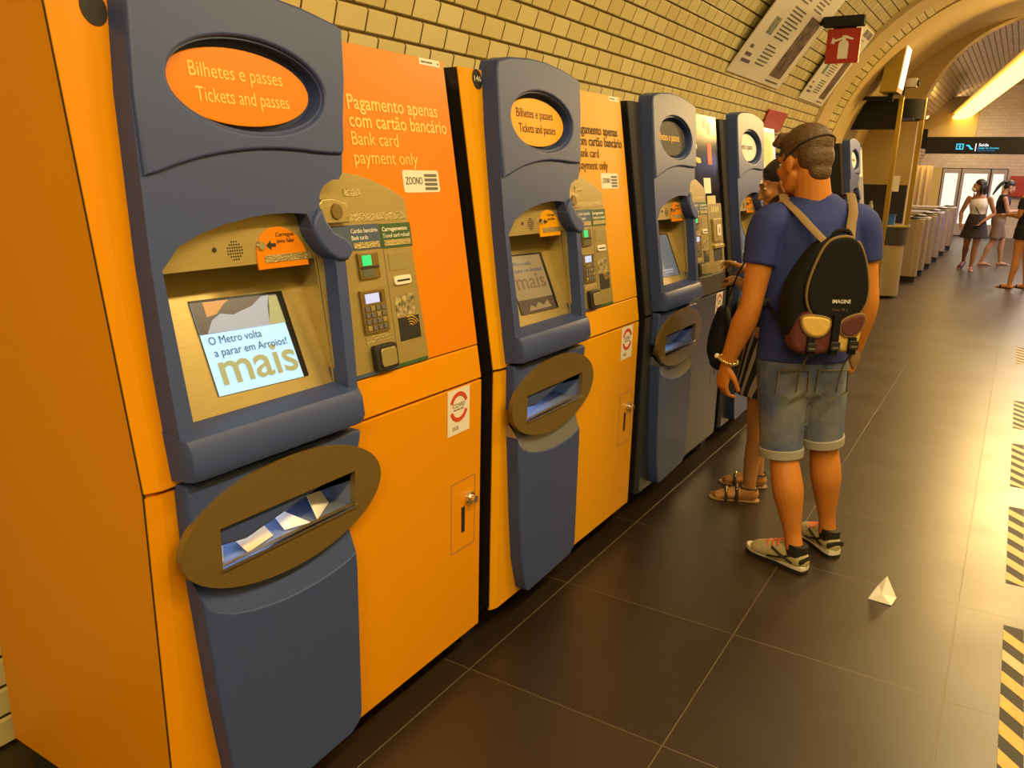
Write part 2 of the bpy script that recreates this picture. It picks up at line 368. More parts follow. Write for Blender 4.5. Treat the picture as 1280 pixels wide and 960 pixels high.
CREASE = [(.078, 1.556), (.12, 1.574), (.164, 1.588), (.22, 1.602), (.275, 1.612), (.33, 1.619), (.381, 1.623), (.43, 1.624), (.485, 1.623), (.55, 1.619), (.624, 1.612)]
OVAL = ellipse(.378, 1.756, .205, .092)
def M_(mb, name, m, parent, fn=LEAN, smooth=35, bevel=0): return mb.map(fn).build(name, m, parent, smooth, bevel)
Z0S, Z1S, WTS = 1.066, 1.385, .088        # sloping screen plate
def SLANT(t, off=0):                      # t 0..1 up the plate -> (z, w)
    return (Z0S+(Z1S-Z0S)*t, .004-WTS*t+off)
def splate(poly, off, th=.002):           # polygon (u,t) lying on the sloping plate
    mb = MB(); n = len(poly); top = []; bot = []
    for u, t in poly:
        z, w = SLANT(t, off); top.append((u, z, w)); bot.append((u, z, w-th))
    return mb.add(top+bot, [tuple(range(n)), tuple(reversed(range(n, 2*n)))]+[(i, n+i, n+(i+1) % n, (i+1) % n) for i in range(n)])
def stext(mb, s, u0, u1, t0, ht, off, bold=False):
    tmp = MB(); text(tmp, s, u0, u1, 0, ht*(Z1S-Z0S), 0, bold)
    mb.add([(u, SLANT(t0+z/(Z1S-Z0S))[0], SLANT(t0+z/(Z1S-Z0S))[1]+off+q) for u, z, q in tmp.v], tmp.f)
def machine(Y0, st):
    body = {'orange': MT['orange'], 'yellow': MT['yellow'], 'dark': MT['navy']}[st['body']]
    side = MT['orange'] if st['body'] == 'orange' else MT['black']
    r = thing('ticket_machine', st['label'], 'ticket machine', (X0, Y0, 0), 0, 'ticket machines along the tiled wall')
    W = 1.162
    # cabinet
    xb = -.70; mb = MB(); um = .556
    for ya, yb, xf in ((.004, .050, -.020), (.050, um, -.145), (um, W-.004, -.022)):
        prof = [(xb, .115), (xf, .115), (xf, .965), (xf-.16*.935, 1.895), (xb, 1.885)]; n = len(prof)
        mb.add([(x, y, z) for y in (ya, yb) for x, z in prof], [tuple(range(n)), tuple(reversed(range(n, 2*n)))]+[(i, n+i, n+(i+1) % n, (i+1) % n) for i in range(n)])
    mb.build('cabinet', side, r, 0)
    MB().box((xb+.03, .03, 0), (-.13, W-.03, .115)).build('plinth', MT['rubber'], r, 0)
    # corner post, split at the seam, chamfered towards the left side
    for (za, zb, ub, ut, nm) in ((.105, .962, .175, .055, 'lower_corner_post'), (.972, 1.895, .055, .112, 'upper_corner_post')):
        mb = MB(); zs = [za+(zb-za)*k/8 for k in range(9)]
        for z in zs:
            k = (z-za)/(zb-za)
            ur = (.172-.085*min(1, (z-.105)/.22)-.032*min(1, max(0, (z-.3)/.45))) if nm == 'lower_corner_post' else .052+.012*min(1, k/.6)+.052*max(0, k-.45)/.55
            ur = max(ur, .05)
            mb.v += [(0, z, -.020), (0, z, -.012), (.028, z, 0), (ur+.03, z, 0), (ur+.03, z, -.020)]
        for i in range(8):
            for k in range(5): a = i*5+k; b2 = i*5+(k+1) % 5; mb.f.append((a, b2, b2+5, a+5)); mb.mi.append(0)
        mb.f += [(4, 3, 2, 1, 0), (40, 41, 42, 43, 44)]; mb.mi += [0, 0]
        if st['body'] != 'dark' and nm[0] == 'l': sm_ = MB(); [sm_.box((-.0008, q0, -.0195), (.004, q1, -.0150)) for q0, q1 in ((.115, .4), (.4, .966), (.966, 1.2), (1.2, 1.5), (1.5, 1.893))]; M_(sm_, 'side_seam', MT['ink'], r, smooth=0)
        p = M_(mb, nm, body if st['body'] != 'dark' else MT['navy'], r, smooth=20)
        if st['badge'] and nm == 'upper_corner_post':
            bd = M_(slab(ellipse(.082, 1.866, .026, .030), (), 0, .002), 'number_badge', MT['ink'], p)
            if st['badge'] != ' ':
                t = MB(); text(t, st['badge'], .064, .100, 1.860, .016, .003); M_(t, 'badge_lettering', MT['cream'], p, smooth=0)
    # right hand upper panel, ledge and lower door
    up = M_(slab(rect(.54, 1.072, W, 1.897), (), -.02, 0, .002), 'upper_panel', st['panel'], r)
    M_(slab(rect(.54, .968, W, 1.068), (), -.02, 0, .003), 'panel_ledge', body if st['body'] != 'dark' else MT['navy'], r)
    dr = M_(slab(rect(.54, .105, W, .961), (), -.02, 0, .003), 'lower_door', body if st['body'] != 'dark' else MT['navy'], r)
    M_(slab(rect(1.0, .423, 1.13, .658), [rect(1.0018, .4248, 1.1282, .6562)], 0, .0008), 'lock_flap_outline', MT['greyink'] if st['body'] != 'dark' else MT['black'], dr)
    lk = MB(); lk.loft([(1.097, .587, 0), (1.097, .587, .012)], [.022, .020], n=20, caps='ff'); lk.loft([(1.097, .587, .012), (1.097, .587, .028)], [.013, .012], n=16, caps='ff')
    M_(lk, 'lock', MT['chrome'], dr)
    M_(slab(rect(1.056, .480, 1.074, .566), (), 0, .001), 'handle_slot', MT['ink'], dr)
    # the certification sticker
    sk = M_(slab(rect(.980, .818, 1.094, .960), (), .0008, .0018), 'sticker', MT['cream'], dr)
    rg = slab(ellipse(1.037, .903, .047, .047, 32, 20, 160)+ellipse(1.037, .903, .034, .034, 32, 20, 160)[::-1], (), .002, .003)
    rg2 = slab(ellipse(1.037, .903, .047, .047, 32, 200, 340)+ellipse(1.037, .903, .034, .034, 32, 200, 340)[::-1], (), .002, .003); rg.add(rg2.v, rg2.f)
    M_(rg, 'sticker_ring', MT['redink'], dr, smooth=0)
    t = MB(); text(t, 'COVID', 1.006, 1.068, .902, .013, .0022); text(t, 'PROTECTED', 1.012, 1.062, .892, .006, .0022); text(t, 'SGS', 1.004, 1.034, .832, .012, .0022); M_(t, 'sticker_lettering', MT['greyink'], dr, smooth=0)
    # blue fascia
    fa = slab(FASC, [CUT, OVAL], -.01, .050, .014, 4); M_(fa, 'fascia', st['blue'], r)
    topo = FASC[:10]+[(.629, 1.636), (.620, 1.624)]+[(u, z+.006) for u, z in CREASE[::-1]][1:-1]+[(.084, 1.572), (.092, 1.72)]
    hd = M_(slab(topo, [ellipse(.378, 1.756, .210, .097)], .040, .060, .008, 3), 'hood', st['blue'], r)
    M_(slab([(.49, 1.452), (.496, 1.478), (.516, 1.500), (.527, 1.500), (.535, 1.474), (.556, 1.447), (.592, 1.432), (.608, 1.414), (.606, 1.394), (.590, 1.378), (.556, 1.380), (.524, 1.399), (.503, 1.424)], (), .0, .060, .014, 4), 'hook_arm', st['blue'], r)
    sl = MB(); prof = [(.0, .985), (.066, .992), (.078, 1.01), (.078, 1.055), (.068, 1.074), (.03, 1.082), (0, 1.085)]
    us = [.055, .060, .074, .52, .540, .556]; sc = [.86, .96, 1, 1, .96, .86]
    for u, k in zip(us, sc): sl.v += [(u, z, w*k) for w, z in prof]
    n = len(prof)
    for i in range(len(us)-1):
        for k in range(n): a = i*n+k; b2 = i*n+(k+1) % n; sl.f.append((a, a+n, b2+n, b2)); sl.mi.append(0)
    sl.f += [tuple(range(n)), tuple(reversed(range((len(us)-1)*n, len(us)*n)))]; sl.mi += [0, 0]
    M_(sl, 'sill', st['blue'], r, smooth=40)
    # oval name plate
    M_(slab(ellipse(.378, 1.756, .24, .12), (), -.012, .016), 'oval_well', st['blue'], r)
    ov = M_(slab(ellipse(.362, 1.752, .196, .078), (), .016, .036, .002), 'oval_plate', st['oval'], r)
    t = MB()
    if st['oval_lines'] == 2:
        text(t, 'Bilhetes e passes', .238, .482, 1.766, .029, .0366); text(t, 'Tickets and passes', .246, .492, 1.718, .029, .0366)
    else:
        text(t, 'Bilhetes e passes', .190, .470, 1.742, .034, .0366)
    M_(t, 'oval_lettering', st['oval_ink'], ov, smooth=0)
    # steel plate with the recessed sloping screen
    SP = [(.07, 1.0), (.07, 1.40), (.13, 1.46), (.25, 1.50), (.37, 1.51), (.50, 1.51), (.53, 1.42), (.575, 1.40), (.575, 1.0)]
    M_(slab(SP, [rect(.112, 1.066, .534, 1.385)], -.004, .010, .001), 'front_plate', MT['steelp'], r)
    rc = MB()
    zt, wt = SLANT(1); zb, wb = SLANT(0); zc_ = 1.385
    rc.quad((.112, zb, wb), (.534, zb, wb), (.534, zt, wt), (.112, zt, wt))
    rc.quad((.112, zc_, .006), (.112, zt, wt), (.534, zt, wt), (.534, zc_, .006))
    rc.quad((.112, zb, wb), (.112, zt, wt), (.112, zc_, .006)); rc.quad((.534, zb, wb), (.534, zc_, .006), (.534, zt, wt))
    rc.quad((.112, 1.066, .010), (.534, 1.066, .010), (.534, zb, wb), (.112, zb, wb))
    M_(rc, 'screen_recess', MT['steelp'], r, smooth=0)
    # screen
    sb = [(.206, .168), (.463, .150), (.468, .758), (.212, .775)]
    def scr(u, v):           # u,v in 0..1 over the lit area (narrow right bezel)
        b0 = sb[0]; b1 = (.446, .152); t1 = (.446, .742); t0 = (.212, .760)
        x0 = (b0[0]+(b1[0]-b0[0])*u, b0[1]+(b1[1]-b0[1])*u); x1 = (t0[0]+(t1[0]-t0[0])*u, t0[1]+(t1[1]-t0[1])*u)
        return (x0[0]+(x1[0]-x0[0])*v, x0[1]+(x1[1]-x0[1])*v)
    sbz = M_(splate(sb, .003), 'screen', MT['scr_black'], r, smooth=0)
    def onscr(poly, off, m, nm): return M_(splate([scr(*p) for p in poly], off, .0006), nm, m, sbz, smooth=0)
    def scrtext(lines, off, m, nm):
        mb = MB()
        for s, a, b2, v, h, bold in lines:
            tmp = MB(); text(tmp, s, a, b2, v, h, 0, bold)
            vs = []
            for q in tmp.v:
                uu, tt = scr(q[0], q[1]); z, w = SLANT(tt, off); vs.append((uu, z, w+q[2]*.3))
            mb.add(vs, tmp.f)
        return M_(mb, nm, m, sbz, smooth=0)
    if st['screen'] == 'bright':
        onscr(rect(0, 0, 1, 1), .0040, MT['scr_light'], 'screen_page')
        onscr(rect(0, .66, 1, 1), .0048, MT['scr_dark'], 'screen_picture')
        onscr([(.13, .84), (.24, .86), (.34, .95), (.42, 1), (.13, 1)], .0055, MT['scr_orange'], 'screen_picture_wall')
        onscr([(.08, .665), (.17, .80), (.28, .86), (.42, .83), (.52, .86), (.66, .90), (.80, .99), (.90, 1), (.84, .86), (.80, .66)], .0062, MT['scr_grey'], 'screen_picture_cloth')
        onscr([(.80, .665), (1, .66), (1, .99), (.90, .99), (.86, .84)], .0058, MT['scr_khaki'], 'screen_picture_side')
        scrtext([('mais', .08, .98, .11, .36, True)], .0062, MT['scr_khaki'], 'screen_big_lettering')
        scrtext([('O Metro volta', .06, .66, .545, .085, False), ('a parar em Arroios!', .08, .93, .415, .085, False)], .0070, MT['scr_ink'], 'screen_lettering')
    elif st['screen'] == 'dim':
        onscr(rect(0, .24, 1, 1), .0040, MT['scr_tan'], 'screen_page'); onscr(rect(0, 0, 1, .24), .0044, MT['scr_brown'], 'screen_footer')
        scrtext([('mais', .10, .92, .42, .27, True)], .0050, MT['scr_tan2'], 'screen_big_lettering')
        scrtext([('O Metro volta', .06, .66, .83, .07, False), ('a parar em Arroios!', .08, .93, .71, .07, False)], .0060, MT['scr_ink'], 'screen_lettering')
        onscr([(.22, .04), (.30, .14), (.42, .08), (.52, .17), (.66, .10), (.80, .18), (.86, .05)], .0052, MT['scr_tan'], 'screen_skyline')
    else:
        onscr(rect(0, 0, 1, 1), .0040, MT['scr_slate'], 'screen_page')
        onscr(rect(.25, .14, .75, .17), .0048, MT['scr_grey'], 'screen_text_bar'); onscr(rect(.3, .09, .7, .11), .0048, MT['scr_grey'], 'screen_text_bar')
    # speaker, sensor, help label
    sp = MB()
    for i in range(-3, 4):
        for j in range(-3, 4):
            if i*i+j*j <= 10: sp.loft([(.297+i*.0062, 1.418+j*.0062, .0098), (.297+i*.0062, 1.418+j*.0062, .0108)], [.0019, .0019], n=8, caps='ff')
    M_(sp, 'speaker_grille', MT['ink'], r, smooth=0)
    sn = MB(); sn.loft([(.244, 1.423, .0098), (.244, 1.423, .012)], [.005, .005], n=12, caps='ff'); M_(sn, 'microphone', MT['ink'], r)
    hl = M_(slab([(.351, 1.372), (.351, 1.40), (.357, 1.425), (.372, 1.448), (.395, 1.460), (.425, 1.463), (.452, 1.456), (.475, 1.442), (.493, 1.418), (.500, 1.395), (.500, 1.372)], (), .009, .013, .001), 'help_label', MT['orangeglass'] if st['body'] != 'yellow' else MT['yellow'], r)
    t = MB(); text(t, 'Carregue', .412, .466, 1.441, .009, .0135); text(t, 'para falar', .414, .466, 1.427, .009, .0135)
    t.add([(.380, 1.423, .0136), (.395, 1.434, .0136), (.395, 1.427, .0136), (.409, 1.427, .0136), (.409, 1.419, .0136), (.395, 1.419, .0136), (.395, 1.412, .0136)], [(0, 1, 2), (0, 2, 5, 6), (2, 3, 4, 5)])
    M_(t, 'help_lettering', MT['ink'], hl, smooth=0)
    bt = MB(); bt.loft([(.366, 1.424, .012), (.366, 1.424, .018)], [.0105, .009], n=18, caps='ff'); M_(bt, 'help_button', MT['chrome'], hl)
    M_(slab(rect(.372, 1.386, .510, 1.402), (), .0125, .0145), 'braille_strip', MT['pink'], hl)
    # lower blue shell, ticket tray with oval surround
    M_(slab([(.056, .958), (.062, .976), (.545, .968), (.570, .960), (.568, .938), (.555, .905), (.50, .87), (.2, .81), (.059, .828)], (), -.01, .036, .012), 'lower_shell_top', st['blue'], r)
    lp = [(.066, .735), (.080, .706), (.105, .684), (.15, .660), (.20, .645), (.27, .631), (.325, .626), (.396, .626), (.45, .630), (.50, .638), (.528, .648), (.531, .6), (.531, .175), (.522, .150), (.49, .130), (.17, .118), (.150, .135), (.113, .26), (.090, .45)]
    M_(slab(lp, (), -.01, .046, .010), 'lower_shell', st['blue'], r)
    ca = [(.064, .752), (.078, .742), (.104, .725), (.15, .705), (.20, .695), (.27, .688), (.325, .687), (.396, .690), (.45, .698), (.50, .712), (.522, .725)]; ca = [(u, z+.020) for u, z in ca]
    cb = lp[:11]; lg = MB(); k = len(ca)
    lg.add([(u, z, .012) for u, z in ca]+[(u, z-.004, .043) for u, z in cb]+[(u, z-.004, -.008) for u, z in cb]+[(u, z, -.008) for u, z in ca],
           [(i, k+i, k+i+1, i+1) for i in range(k-1)]+[(k+i, 2*k+i, 2*k+i+1, k+i+1) for i in range(k-1)]+[(0, 3*k, 2*k, k), (k-1, 2*k-1, 3*k-1, 4*k-1)])
    M_(lg, 'tray_ledge', st['ledge'], r)
    es = M_(slab(ellipse(.325, .832, .300, .136), [rect(.122, .778, .528, .867)], .030, .047, .003), 'tray_surround', MT['bronze'], r)
    M_(slab(rect(.119, .772, .531, .7785), (), .044, .052), 'tray_lip', MT['chrome'], es)
    tr = MB(); a = (.112, .536, .768, .875)
    tr.quad((a[0], a[2], .03), (a[1], a[2], .03), (a[1], a[2], -.09), (a[0], a[2], -.09)); tr.quad((a[0], a[2], -.09), (a[1], a[2], -.09), (a[1], a[3], -.09), (a[0], a[3], -.09))
    tr.quad((a[0], a[3], .03), (a[0], a[3], -.09), (a[1], a[3], -.09), (a[1], a[3], .03)); tr.quad((a[0], a[2], .03), (a[0], a[2], -.09), (a[0], a[3], -.09), (a[0], a[3], .03)); tr.quad((a[1], a[2], .03), (a[1], a[3], .03), (a[1], a[3], -.09), (a[1], a[2], -.09))
    M_(tr, 'ticket_tray', MT['trayblue'], r, smooth=0)
    M_(slab(rect(.13, .869, .34, .873), (), -.07, .0), 'tray_lamp', MT['traylight'], r, smooth=0)
    # card panel on the right
    CP = [(.53, 1.072), (.53, 1.585), (.680, 1.581), (.729, 1.574), (.775, 1.563), (.815, 1.550), (.860, 1.532), (.895, 1.514), (.911, 1.072)]
    cp = M_(slab(CP, (), 0, .004, .001), 'card_panel', MT['steelp'], r)
    M_(slab(rect(.778, 1.0735, .905, 1.083), (), .004, .005), 'green_footer', MT['labelgreen'], cp)
    M_(slab(rect(.54, 1.0735, .775, 1.083), (), .004, .005), 'blue_footer', MT['labelblue'], cp)
    M_(slab(rect(.779, 1.085, .781, 1.385), (), .004, .0046), 'panel_groove', MT['greyink'], cp)
    M_(slab(rect(.60, 1.391, .772, 1.454), (), .004, .006), 'bank_card_label', MT['labelblue'], cp)
    M_(slab(rect(.776, 1.389, .902, 1.452), (), .004, .006), 'travel_card_label', MT['labelgreen'], cp)
    t = MB(); text(t, 'Cartão bancário', .664, .764, 1.434, .011, .0064); text(t, 'Bank cards', .664, .724, 1.417, .011, .0064)
    text(t, 'Carregamentos', .783, .886, 1.433, .011, .0064, True); text(t, 'Travel card reload', .783, .894, 1.416, .011, .0064)
    M_(t, 'label_lettering', MT['cream'], cp, smooth=0)
    for u0, u1 in ((.668, .765), (.785, .895)): M_(slab(rect(u0, 1.395, u1, 1.410), (), .006, .0072), 'braille_plate', MT['pink'], cp)
    M_(slab(rect(.652, 1.462, .888, 1.482), (), .004, .0055), 'braille_bar', MT['pink'], cp)
    M_(slab(rect(.66, 1.525, .72, 1.543), (), .004, .0055), 'small_plate', MT['pink'], cp)
    sn = slab([(.55, 1.462), (.648, 1.462), (.648, 1.510), (.60, 1.522), (.565, 1.520), (.55, 1.505)], (), .004, .022, .004); M_(sn, 'sensor_housing', MT['steelp'], cp)
    sn = MB(); sn.loft([(.607, 1.490, .020), (.607, 1.490, .027)], [.020, .018], n=20, caps='ff'); M_(sn, 'sensor_eye', MT['bronze'], cp)
    rd = M_(slab(rect(.672, 1.318, .748, 1.383), (), .004, .012, .002), 'card_reader', MT['bronze'], cp)
    M_(slab(rect(.684, 1.352, .718, 1.378), (), .012, .0135), 'green_light', MT['greenled'], rd); M_(slab(rect(.682, 1.324, .722, 1.344), (), .012, .0132), 'reader_window', MT['glassgrey'], rd)
    M_(slab(rect(.676, 1.345, .744, 1.350), (), .012, .015), 'reader_slot', MT['ink'], rd)
    kp = M_(slab(rect(.661, 1.180, .755, 1.290), (), .004, .012, .002), 'keypad', MT['bronze'], cp)
    M_(slab(rect(.675, 1.257, .728, 1.281), (), .012, .0132), 'display', MT['lcd'], kp); M_(slab(rect(.728, 1.257, .738, 1.281), (), .012, .0134), 'display_shade', MT['ink'], kp)
    for i in range(4):
        for j in range(4):
            M_(slab(rect(.669+j*.0205, 1.188+i*.0165, .684+j*.0205, 1.200+i*.0165), (), .012, .0155, .001), 'key', MT['greyink'] if (i+j) % 4 else MT['steel'], kp)
    M_(slab(rect(.664, 1.155, .766, 1.172), (), .004, .0055), 'keypad_braille', MT['pink'], cp)
    cl = M_(slab(rrect(.676, 1.083, .762, 1.148), (), .004, .022, .003), 'contactless_reader', MT['ink'], cp); M_(slab(rrect(.692, 1.092, .752, 1.140), (), .022, .027, .002), 'reader_pad', MT['steel'], cl)
    M_(slab(rect(.795, 1.330, .875, 1.375), (), .004, .0055), 'blank_plate', MT['steel'], cp)
    sl = M_(slab(rrect(.803, 1.290, .874, 1.314), (), .004, .010, .002), 'ticket_slot', MT['cream'], cp); M_(slab(rect(.812, 1.299, .866, 1.304), (), .010, .0106), 'slot_gap', MT['ink'], sl)
    M_(slab(rect(.797, 1.207, .880, 1.262), (), .004, .005), 'picture_label', mat('card_picture', (.5, .4, .2, 1), .4, noise=(60, (.06, .05, .03, 1), (1, 1, 1))), cp)
    i2 = M_(slab(rect(.800, 1.140, .889, 1.202), (), .004, .005), 'travel_card_picture', MT['ink'], cp)
    for q in range(4):
        a = ellipse(.850, 1.172, .012+.008*q, .010+.007*q, 14, 20, 110); b2 = ellipse(.850, 1.172, .0105+.008*q, .0085+.007*q, 14, 20, 110)
        M_(slab(a+b2[::-1], (), .005, .0056), 'contactless_mark', MT['amberink'], i2)
    t = MB()
    if st['panel_text']:
        L = [('Pagamento apenas', .724, 1.100, 1.738, .036, True), ('com cartão bancário', .722, 1.136, 1.694, .036, True), ('Bank card', .722, .905, 1.650, .034, False), ('payment only', .722, .980, 1.604, .034, False)]
        for s_, a, b2, z, h, bo in L: text(t, s_, a, b2, z, h, .001, bo)
        M_(t, 'panel_lettering', st['panel_text'], up, smooth=0)
        zo = M_(slab(rrect(.905, 1.530, 1.068, 1.590), (), 0, .001), 'zoono_sticker', MT['cream'], up)
        t = MB(); text(t, 'ZOONO', .916, .990, 1.552, .020, .0014); M_(t, 'zoono_lettering', MT['ink'], up, smooth=0)
        for q in range(4): M_(slab(rect(1.000, 1.536+q*.012, 1.058, 1.544+q*.012), (), .001, .0016), 'sticker_text_block', MT['greyink'], up)
        M_(slab(rect(1.045, 1.878, 1.141, 1.896), (), 0, .0012), 'inventory_label', MT['cream'], up)
        for q in ((1.053, .02), (1.075, .03), (1.128, .007)): M_(slab(rect(q[0], 1.884, q[0]+q[1], 1.889), (), .0012, .0016), 'label_print', MT['greyink'], up)
    elif st['screen'] == 'slate':     # black glass with torn stickers
        rr = random.Random(4)
        for (u, z, a, b2, m_) in ((.80, 1.86, .045, .030, 'cream'), (.97, 1.85, .035, .03, 'cream'), (1.04, 1.83, .03, .035, 'cream'), (.80, 1.735, .025, .020, 'cream'), (.83, 1.665, .05, .018, 'pale_ink_glare'), (1.02, 1.70, .035, .055, 'redink'), (.95, 1.535, .055, .04, 'white'), (.76, 1.45, .04, .02, 'paleprint'), (1.0, 1.46, .07, .022, 'paleprint')):
            pl = [(u+a*math.cos(k*.785+rr.random()*.5)*rr.uniform(.7, 1.1), z+b2*math.sin(k*.785+rr.random()*.3)*rr.uniform(.7, 1.1)) for k in range(8)] if m_ not in ('white', 'redink', 'paleprint') else rect(u-a, z-b2, u+a, z+b2)
            M_(slab(pl, (), 0, .001), 'torn_sticker' if m_ not in ('white', 'redink', 'paleprint') else 'sticker', MT[m_], up)
        cp2 = M_(slab(rect(.911, 1.072, 1.15, 1.44), (), 0, .004, .001), 'coin_panel', MT['steel'], r)
        co = M_(slab(rect(.96, 1.24, 1.10, 1.36), (), .004, .018, .003), 'coin_unit', MT['steelp'], cp2); M_(slab(rect(1.0, 1.27, 1.06, 1.33), (), .018, .024, .004), 'coin_slot_plate', MT['cream'], co); M_(slab(rect(1.025, 1.285, 1.034, 1.318), (), .024, .0246), 'coin_slot', MT['ink'], co)
        M_(slab(rect(.97, 1.135, 1.11, 1.215), (), .004, .006), 'note_opening', MT['ink'], cp2); M_(slab(rect(.96, 1.205, 1.12, 1.222), (), .004, .02, .002), 'note_lip', MT['steelp'], cp2)
        for q in range(4): M_(slab(rect(.965+q*.035, 1.395, .990+q*.035, 1.425), (), .004, .006), 'coin_label', MT['paleprint'], cp2)
    else:                             # pale advertising picture
        M_(slab(rect(.70, 1.60, 1.13, 1.87), (), 0, .001), 'picture_sheet', MT['white'], up)
        M_(slab(ellipse(.95, 1.74, .10, .10, 24), (), .001, .0016), 'picture_figure', MT['pale_ink_glare'], up)
    return r
base = dict(blue=MT['blue'], ledge=MT['silver'])
ORV = MT['orangeglass']
ovy = mat('amber_name_plate', (.78, .35, .002, 1), .35, spec=.2)
machine(.875, dict(blue=MT['blue'], ledge=MT['blue'], body='orange', panel=MT['orangeglass'], oval=MT['orangeglass'], oval_ink=MT['pale_ink_glare'], oval_lines=2, screen='bright', panel_text=MT['pale_ink_glare'], badge=' ', label='large orange and blue ticket machine nearest the camera, with lit screen and pale lettering'))
machine(2.125, dict(base, body='yellow', panel=MT['yellow'], oval=ovy, oval_ink=MT['ink'], oval_lines=2, screen='dim', panel_text=MT['ink'], badge='146', label='amber and blue ticket machine numbered 146 with black lettering'))
machine(3.39, dict(base, body='dark', panel=MT['blackglass'], oval=MT['ink'], oval_ink=MT['amberink'], oval_lines=1, screen='slate', panel_text=None, badge=None, label='dark blue ticket machine with black glass panel and torn stickers, beside the man'))
machine(4.655, dict(base, body='dark', panel=mat('pale_panel', (.45, .42, .40, 1), .2), oval=MT['white'], oval_ink=MT['greyink'], oval_lines=1, screen='pale', panel_text=None, badge=None, label='dark blue ticket machine with white oval, partly hidden behind the man'))
machine(8.25, dict(base, body='dark', panel=mat('pale_blue_panel', (.40, .45, .58, 1), .2), oval=MT['white'], oval_ink=MT['greyink'], oval_lines=1, screen='pale', panel_text=None, badge=None, label='farthest ticket machine, standing alone beside the glass booth'))
for i, (y, lab) in enumerate(((2.041, 'black filler panel between the orange and the amber ticket machines'), (3.291, 'black filler panel between the amber and the torn sticker machines'), (4.556, 'black filler panel between the two dark blue machines'))):
    mb = MB(); n = 4; pr = [(-.60, 0), (-.075, 0), (-.075, .965), (-.075-.16*.925, 1.885), (-.60, 1.885)]; n = 5
    y1 = y+(.080 if i == 0 else .095); y0 = y
    mb.add([(x, yy, z) for yy in (0, y1-y0) for x, z in pr], [tuple(range(n)), tuple(reversed(range(n, 2*n)))]+[(k, n+k, n+(k+1) % n, (k+1) % n) for k in range(n)])
    o = thing('filler_panel', lab, 'panel', (X0, y0, 0), 0, 'black filler panels between machines')
    mb.build('panel_body', MT['black'], o, 0)
    if i == 0:
        lb = slab(rect(.012, 1.845, .066, 1.868), (), -.072, -.0705); M_(lb, 'label', MT['cream'], o)
        lb = slab(rect(.018, 1.853, .048, 1.860), (), -.0705, -.0702); M_(lb, 'label_print', MT['redink'], o)
# slips of paper in the nearest trays
def sheet(name, pts, m, label, group=None, th=.0012):
    P = [Vector(p) for p in pts]; nrm = (P[1]-P[0]).cross(P[2]-P[0]).normalized()*th; n = len(P)
    c = sum(P, Vector())/n; mb = MB()
    mb.add([p-c for p in P]+[p+nrm-c for p in P], [tuple(reversed(range(n))), tuple(range(n, 2*n))]+[(i, (i+1) % n, n+(i+1) % n, n+i) for i in range(n)])
    o = mb.build(name, m, smooth=0); o.location = c; return tag(o, label, 'paper', group)
def tl(u, z, w, Y0=.875): return (X0+w, Y0+u, z)
sheet('ticket_slip', [tl(.15, .770, .01), tl(.20, .770, -.05), tl(.20, .846, -.075), tl(.14, .840, -.02)], MT['paper'], 'white receipt standing at the left end of the nearest tray')
sheet('ticket_slip', [tl(.21, .770, .02), tl(.30, .770, .0), tl(.29, .812, -.05), tl(.20, .806, -.04)], MT['paper2'], 'beige ticket stack leaning in the nearest tray')
sheet('ticket_slip', [tl(.335, .770, .0), tl(.40, .770, .02), tl(.36, .800, -.02), tl(.32, .832, -.05)], MT['paper'], 'folded white slip in the middle of the nearest tray')
sheet('ticket_slip', [tl(.42, .770, .02), tl(.51, .770, -.03), tl(.50, .815, -.06), tl(.44, .822, -.04)], MT['paper'], 'white slip lying at the right end of the nearest tray')

# ------------------------------------------------------------------ posters, signs and fittings on the vault
def on_vault(y, th, off=0):       # th degrees above the springing, on the left
    t = math.radians(th); return Vector((XC-(RV-off)*math.cos(t), y, ZC+(RV-off)*math.sin(t)))
def poster(y0, y1, z0, h, label, seed):
    th = math.degrees(math.asin((z0-ZC)/RV)); P = on_vault(y0, th, .012)
    tilt = th+math.degrees(h/RV)/2; t = math.radians(tilt)
    o = thing('wall_poster', label, 'poster', P, 0, 'posters fixed on the vault tiles')
    up = Vector((math.sin(t), 0, math.cos(t))); nr = Vector((math.cos(t), 0, -math.sin(t))); W = y1-y0
    fn = lambda u, z, w: Vector((0, u, 0))+up*z+nr*w
    M_(slab(rect(0, 0, W, h), (), 0, .012, .002), 'sheet', MT['cream'], o, fn)
    R = random.Random(seed)
    def strip(a, b, c, d, m, nm, w=.0135): M_(slab(rect(a*W, b*h, c*W, d*h), (), .012, w), nm, m, o, fn, 0)
    strip(.66, .08, .90, .60, MT['photo'], 'photograph'); strip(.14, .34, .24, .47, MT['teal'], 'small_picture')
    strip(.60, .90, .76, .98, MT['purpleink'], 'heading_block'); strip(.78, .90, .95, .98, MT['purpleink'], 'heading_block')
    for (a, b, z0_, z1_) in ((.30, .52, .12, .30), (.30, .56, .34, .60), (.30, .50, .64, .86), (.60, .80, .64, .86)):
        t2 = MB(); z = z0_
        while z < z1_:
            e = a+(b-a)*R.uniform(.7, 1); q = slab(rect(a*W, z*h, e*W, (z+.012)*h), (), .012, .0134); t2.add(q.v, q.f); z += .030
        tag(M_(t2, 'text_lines', MT['greyink'], o, fn, 0), kind='stuff')
    for k, z in enumerate((.10, .15, .21)): strip(.07, z, .07+.05*(3-k), z+.025, MT['purpleink'], 'logo_block')
    strip(.66, .03, .92, .045, MT['greyink'], 'caption')
poster(6.29, 7.78, 2.352, 1.02, 'larger cream information poster on the vault, left of the extinguisher sign', 3)
poster(8.62, 9.70, 2.345, .84, 'smaller cream information poster on the vault, behind the extinguisher sign', 5)
